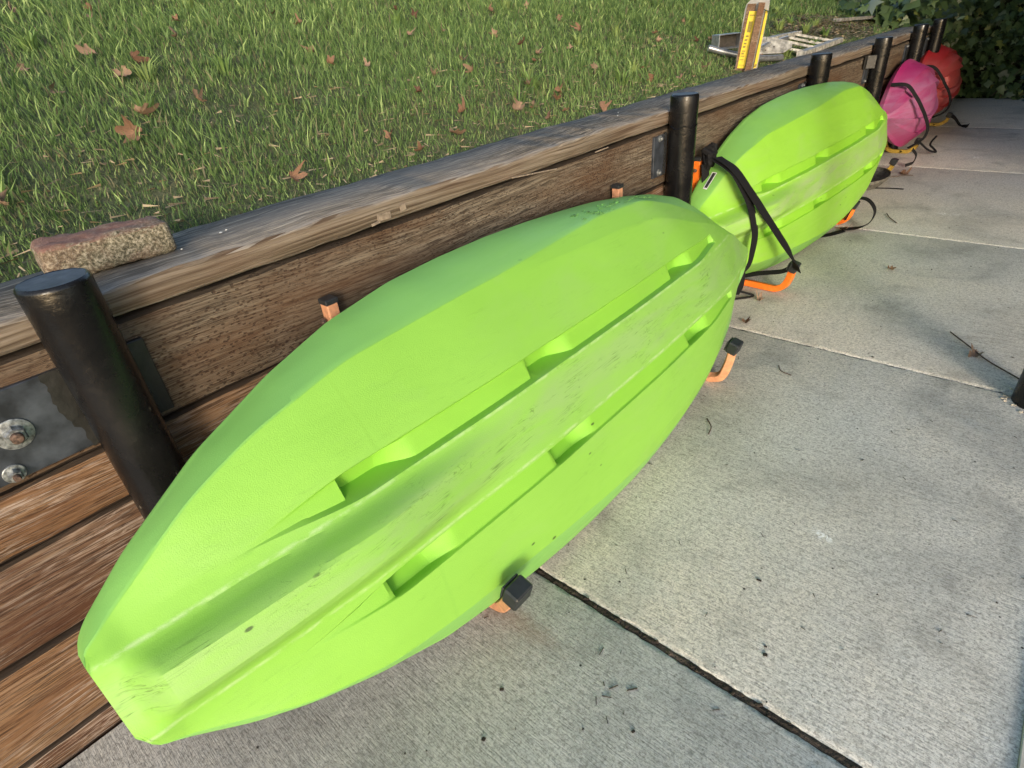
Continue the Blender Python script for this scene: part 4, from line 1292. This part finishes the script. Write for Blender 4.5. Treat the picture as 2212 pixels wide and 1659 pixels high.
# ------------------------------------------------------------------ fallen leaves
def leaf_mesh(seed, size, curl):
    r = random.Random(seed)
    lobes = [(-2.25, .62), (-1.05, .92), (0, 1.15), (1.05, .92), (2.25, .62)]
    out = []
    angs = np.linspace(-2.75, 2.75, 33)
    for a in angs:
        rad = .52
        for la, lr in lobes:
            rad = max(rad, lr * max(0, 1 - abs(a - la) / .70) ** .6)
        rad *= 1 + r.uniform(-.10, .10)
        out.append((math.sin(a) * rad, math.cos(a) * rad))
    V = [(0, -.12, 0)]; F = []
    cx, cy = r.uniform(-.7, .7), r.uniform(.4, 1)
    def zc(x, y): return curl * ((x * cx + y * cy) ** 2 * .8 + .35 * abs(x) ** 1.5 * r.uniform(.6, 1.4) + .15 * math.sin(4 * x + seed) * y)
    for ring in (.35, .7, 1.0):
        for (x, y) in out: V.append((x * ring, y * ring, zc(x * ring, y * ring) + r.uniform(-.03, .03)))
    n = len(out)
    for i in range(n - 1):
        F.append((0, 1 + i, 2 + i))
        for k in range(2): F.append((1 + k * n + i, 1 + (k + 1) * n + i, 1 + (k + 1) * n + i + 1, 1 + k * n + i + 1))
    # stalk
    b = len(V)
    V += [(-.02, -.1, 0), (.02, -.1, 0), (.05, -.8, .12), (.02, -.8, .12)]; F.append((b, b + 1, b + 2, b + 3))
    V = [(x * size, y * size, z * size) for x, y, z in V]
    return V, F
def leaf_mat(name, a, b):
    t = NT(name)
    n1 = t.noise(60, 4, .6)
    t.color(t.ramp(n1, [(.3, a), (.7, b)])); t.rough(.75); t.bump(n1, .001)
    return t.m
LM = [leaf_mat('dry_leaf_tan', (.17, .105, .068), (.30, .21, .145)), leaf_mat('dry_leaf_rust', (.14, .075, .046), (.25, .145, .09)), leaf_mat('dry_leaf_pale', (.20, .145, .11), (.31, .24, .19)), leaf_mat('dry_leaf_dark', (.07, .035, .022), (.14, .07, .04))]
protos = {}
def get_leaf(k, m):
    key = (k, m)
    if key not in protos:
        V, F = leaf_mesh(k * 13 + 5, 1.0, 1.2 + .35 * (k % 4))
        me = bpy.data.meshes.new('leaf'); me.from_pydata(V, [], F); me.shade_smooth(); me.materials.append(LM[m]); protos[key] = me
    return protos[key]
def leaf(x, y, z, size, k, m, rot, label, group=None):
    o = bpy.data.objects.new('fallen_leaf', get_leaf(k % 7, m)); COL.objects.link(o)
    o.location = (x, y, z); o.scale = (size,) * 3; o.rotation_euler = rot
    tag(o, label, 'leaf', group)
lawn_leaves = [(-1.52, .76), (-1.64, .81), (-1.47, .99), (-1.25, .89), (-1.11, .43), (-1.01, .62), (-.72, .53), (-.62, .47), (-.76, .69), (-1.33, 1.37), (-1.04, 1.22), (-.89, 1.17), (-.81, 1.25), (-.64, 1.86), (-.49, 1.64), (-.35, 1.43), (-.57, 1.24), (-.63, 2.73), (-.33, 2.17), (-.27, 1.55), (-.34, 1.48), (-.45, .17), (-1.64, .59), (-1.48, 1.36), (-1.07, 1.65), (-.50, 2.05), (-.45, 2.3), (-.30, 2.35), (-.72, 2.2), (-.95, 2.0), (-1.3, 1.9), (-.28, .62), (-.30, 1.1), (-.26, .95), (-.85, .28), (-1.2, .2), (-.55, 3.1), (-.8, 3.3)]
Rl = random.Random(4)
Rx = random.Random(12)
lawn_leaves += [(-.25 - 1.5 * Rx.random() ** 1.2, .1 + 3.6 * Rx.random()) for _ in range(34)]
for i, (x, y) in enumerate(lawn_leaves):
    big = Rl.uniform(.016, .027) * (1.3 if i in (5, 6, 7, 21) else 1)
    mt = Rl.choice([0, 0, 0, 1, 1, 3])
    dv = R_ @ (np.array([x, y, H(x, y)]) - CAM)
    u_, v_ = dv[0] / dv[2] * 578.8 + 512, dv[1] / dv[2] * 578.8 + 384
    if u_ < 0 or v_ < 0: Rl.random(); continue
    wall_y = 287 - .282 * u_
    row = 'beside the cap' if wall_y - v_ < 30 else ('low on the bank' if wall_y - v_ < 70 else ('midway up the bank' if wall_y - v_ < 120 else ('high on the bank' if wall_y - v_ < 190 else 'topmost on the bank')))
    colm = ['left of the brick', 'above the brick', 'right of the brick', 'above the salmon rack upright', 'left of the nearest kayak', 'above the nearest kayak', 'left of the second post', 'above the second post', 'near the marker stake', 'near the ladder'][int(min(9, u_ // 85))]
    size_w = 'large' if big > .027 else ('small' if big < .020 else 'medium')
    col_w = ['pale tan', 'rusty brown', 'beige', 'dark brown'][mt]
    leaf(x, y, H(x, y) + .020, big, i, mt, (Rl.uniform(-1.1, 1.1), Rl.uniform(-1.1, 1.1), Rl.uniform(0, 6.3)), f'{size_w} {col_w} leaf {row} {colm}', 'fallen leaves in the lawn grass')
leaf(-.215, 1.66, .672, .024, 2, 1, (.9, .2, 1), 'orange brown leaf right behind the top of the post between the lime kayaks')
con = [(.238, 1.985, .020, 0, 'small curled leaf on the concrete just below the bright orange rack'), (.262, 1.80, .022, 1, 'star shaped brown leaf on the concrete beside the tip of the nearest kayak'),
       (.262, 2.90, .030, 0, 'crumpled tan leaf under the strap loop and orange hook'), (.200, 2.84, .020, 3, 'dark crumpled leaf tucked under the farther lime kayak'),
       (.535, 2.50, .020, 1, 'pointed reddish leaf alone in the middle of the concrete'), (.265, 4.02, .038, 1, 'rust leaf on a curled stalk near the pink kayak'),
       (.88, 1.93, .026, 0, 'pale leaf lying by the long twig near the pillar'), (.335, 1.43, .012, 3, 'tiny dark leaf under the tip rack of the nearest kayak'), (.305, 1.11, .018, 3, 'dark leaf peeking out from under the nearest kayak beside the slab')]
for i, (x, y, s_, m, lab) in enumerate(con):
    leaf(x, y, .004, s_, i + 3, m, (Rl.uniform(-.2, .2), Rl.uniform(-.2, .2), Rl.uniform(0, 6.3)), lab)

# twigs and specks on the concrete
def twig(pts, r, label, name='twig'):
    g = Geo(); g.tube(arc_path(pts), r, 6)
    tag(g.build(name, M_twig), label, 'twig')
twig([(.80, 2.04, .006), (.86, 1.96, .008), (.91, 1.90, .006), (.99, 1.83, .006)], .0022, 'long curved twig on the dark patch of concrete near the pillar')
twig([(.165, 3.92, .004), (.21, 3.93, .005), (.27, 3.98, .008), (.31, 4.02, .004)], .002, 'thin curled twig by the rust leaf beyond the farther lime kayak')
twig([(.36, 3.22, .004), (.385, 3.16, .005), (.43, 3.09, .004)], .0022, 'short bent twig on the open concrete past the orange hook')
twig([(.885, .515, .004), (.925, .525, .006), (.945, .53, .004)], .0022, 'short brown twig on the nearest slab by the long joint')
twig([(.452, 1.58, .003), (.470, 1.55, .005), (.500, 1.545, .003)], .0014, 'wiry twig on the concrete right of the salmon hook')
twig([(.40, 1.22, .003), (.425, 1.19, .005), (.432, 1.16, .003)], .0014, 'small arched twig lying just off the side of the nearest kayak')
g = Geo(); Rd = random.Random(9)
def flake(x, y, l, w, a, h=.0012):
    g.box((x, y, h / 2 + .0006), (l, w, h), Matrix.Rotation(a, 3, 'Z') @ Matrix.Rotation(Rd.uniform(-.15, .15), 3, 'Y'), h * .3)
for k in range(190):
    x = Rd.uniform(.30, 1.07); y = Rd.uniform(.12, 1.6) if k < 120 else Rd.uniform(1.6, 6.5)
    if Rd.random() < .45: flake(x, y, Rd.uniform(.004, .014), Rd.uniform(.0007, .0013), Rd.uniform(0, 3.14))
    else:
        s_ = Rd.uniform(.0010, .0026) * (1 if y < 1.6 else 2.0); flake(x, y, s_ * 1.3, s_, Rd.uniform(0, 3.14))
for (x, y, l, w, a) in ((.60, .46, .016, .0016, 1.0), (.625, .475, .018, .002, .9), (.60, .44, .016, .0012, .4), (.59, .425, .013, .0011, 2.2), (.62, .41, .012, .001, 2.4), (.585, .455, .008, .0014, 2.3), (.55, .50, .018, .0009, 1.7),
                        (.765, .66, .007, .006, .3), (.46, .345, .007, .005, .7), (.76, .675, .005, .003, .3), (.49, .27, .006, .006, .2), (.66, .42, .006, .004, 1.2), (.70, .80, .009, .004, .2), (.85, .44, .01, .0012, 1.2)):
    flake(x, y, l, w, a, .002)
tag(g.build('debris', simple('dark_bark_bits', (.035, .028, .022), .9, 0, .5, 200), None, smooth=False), 'scattered dark bark crumbs and pine needle bits on the concrete', 'debris', kind='stuff')
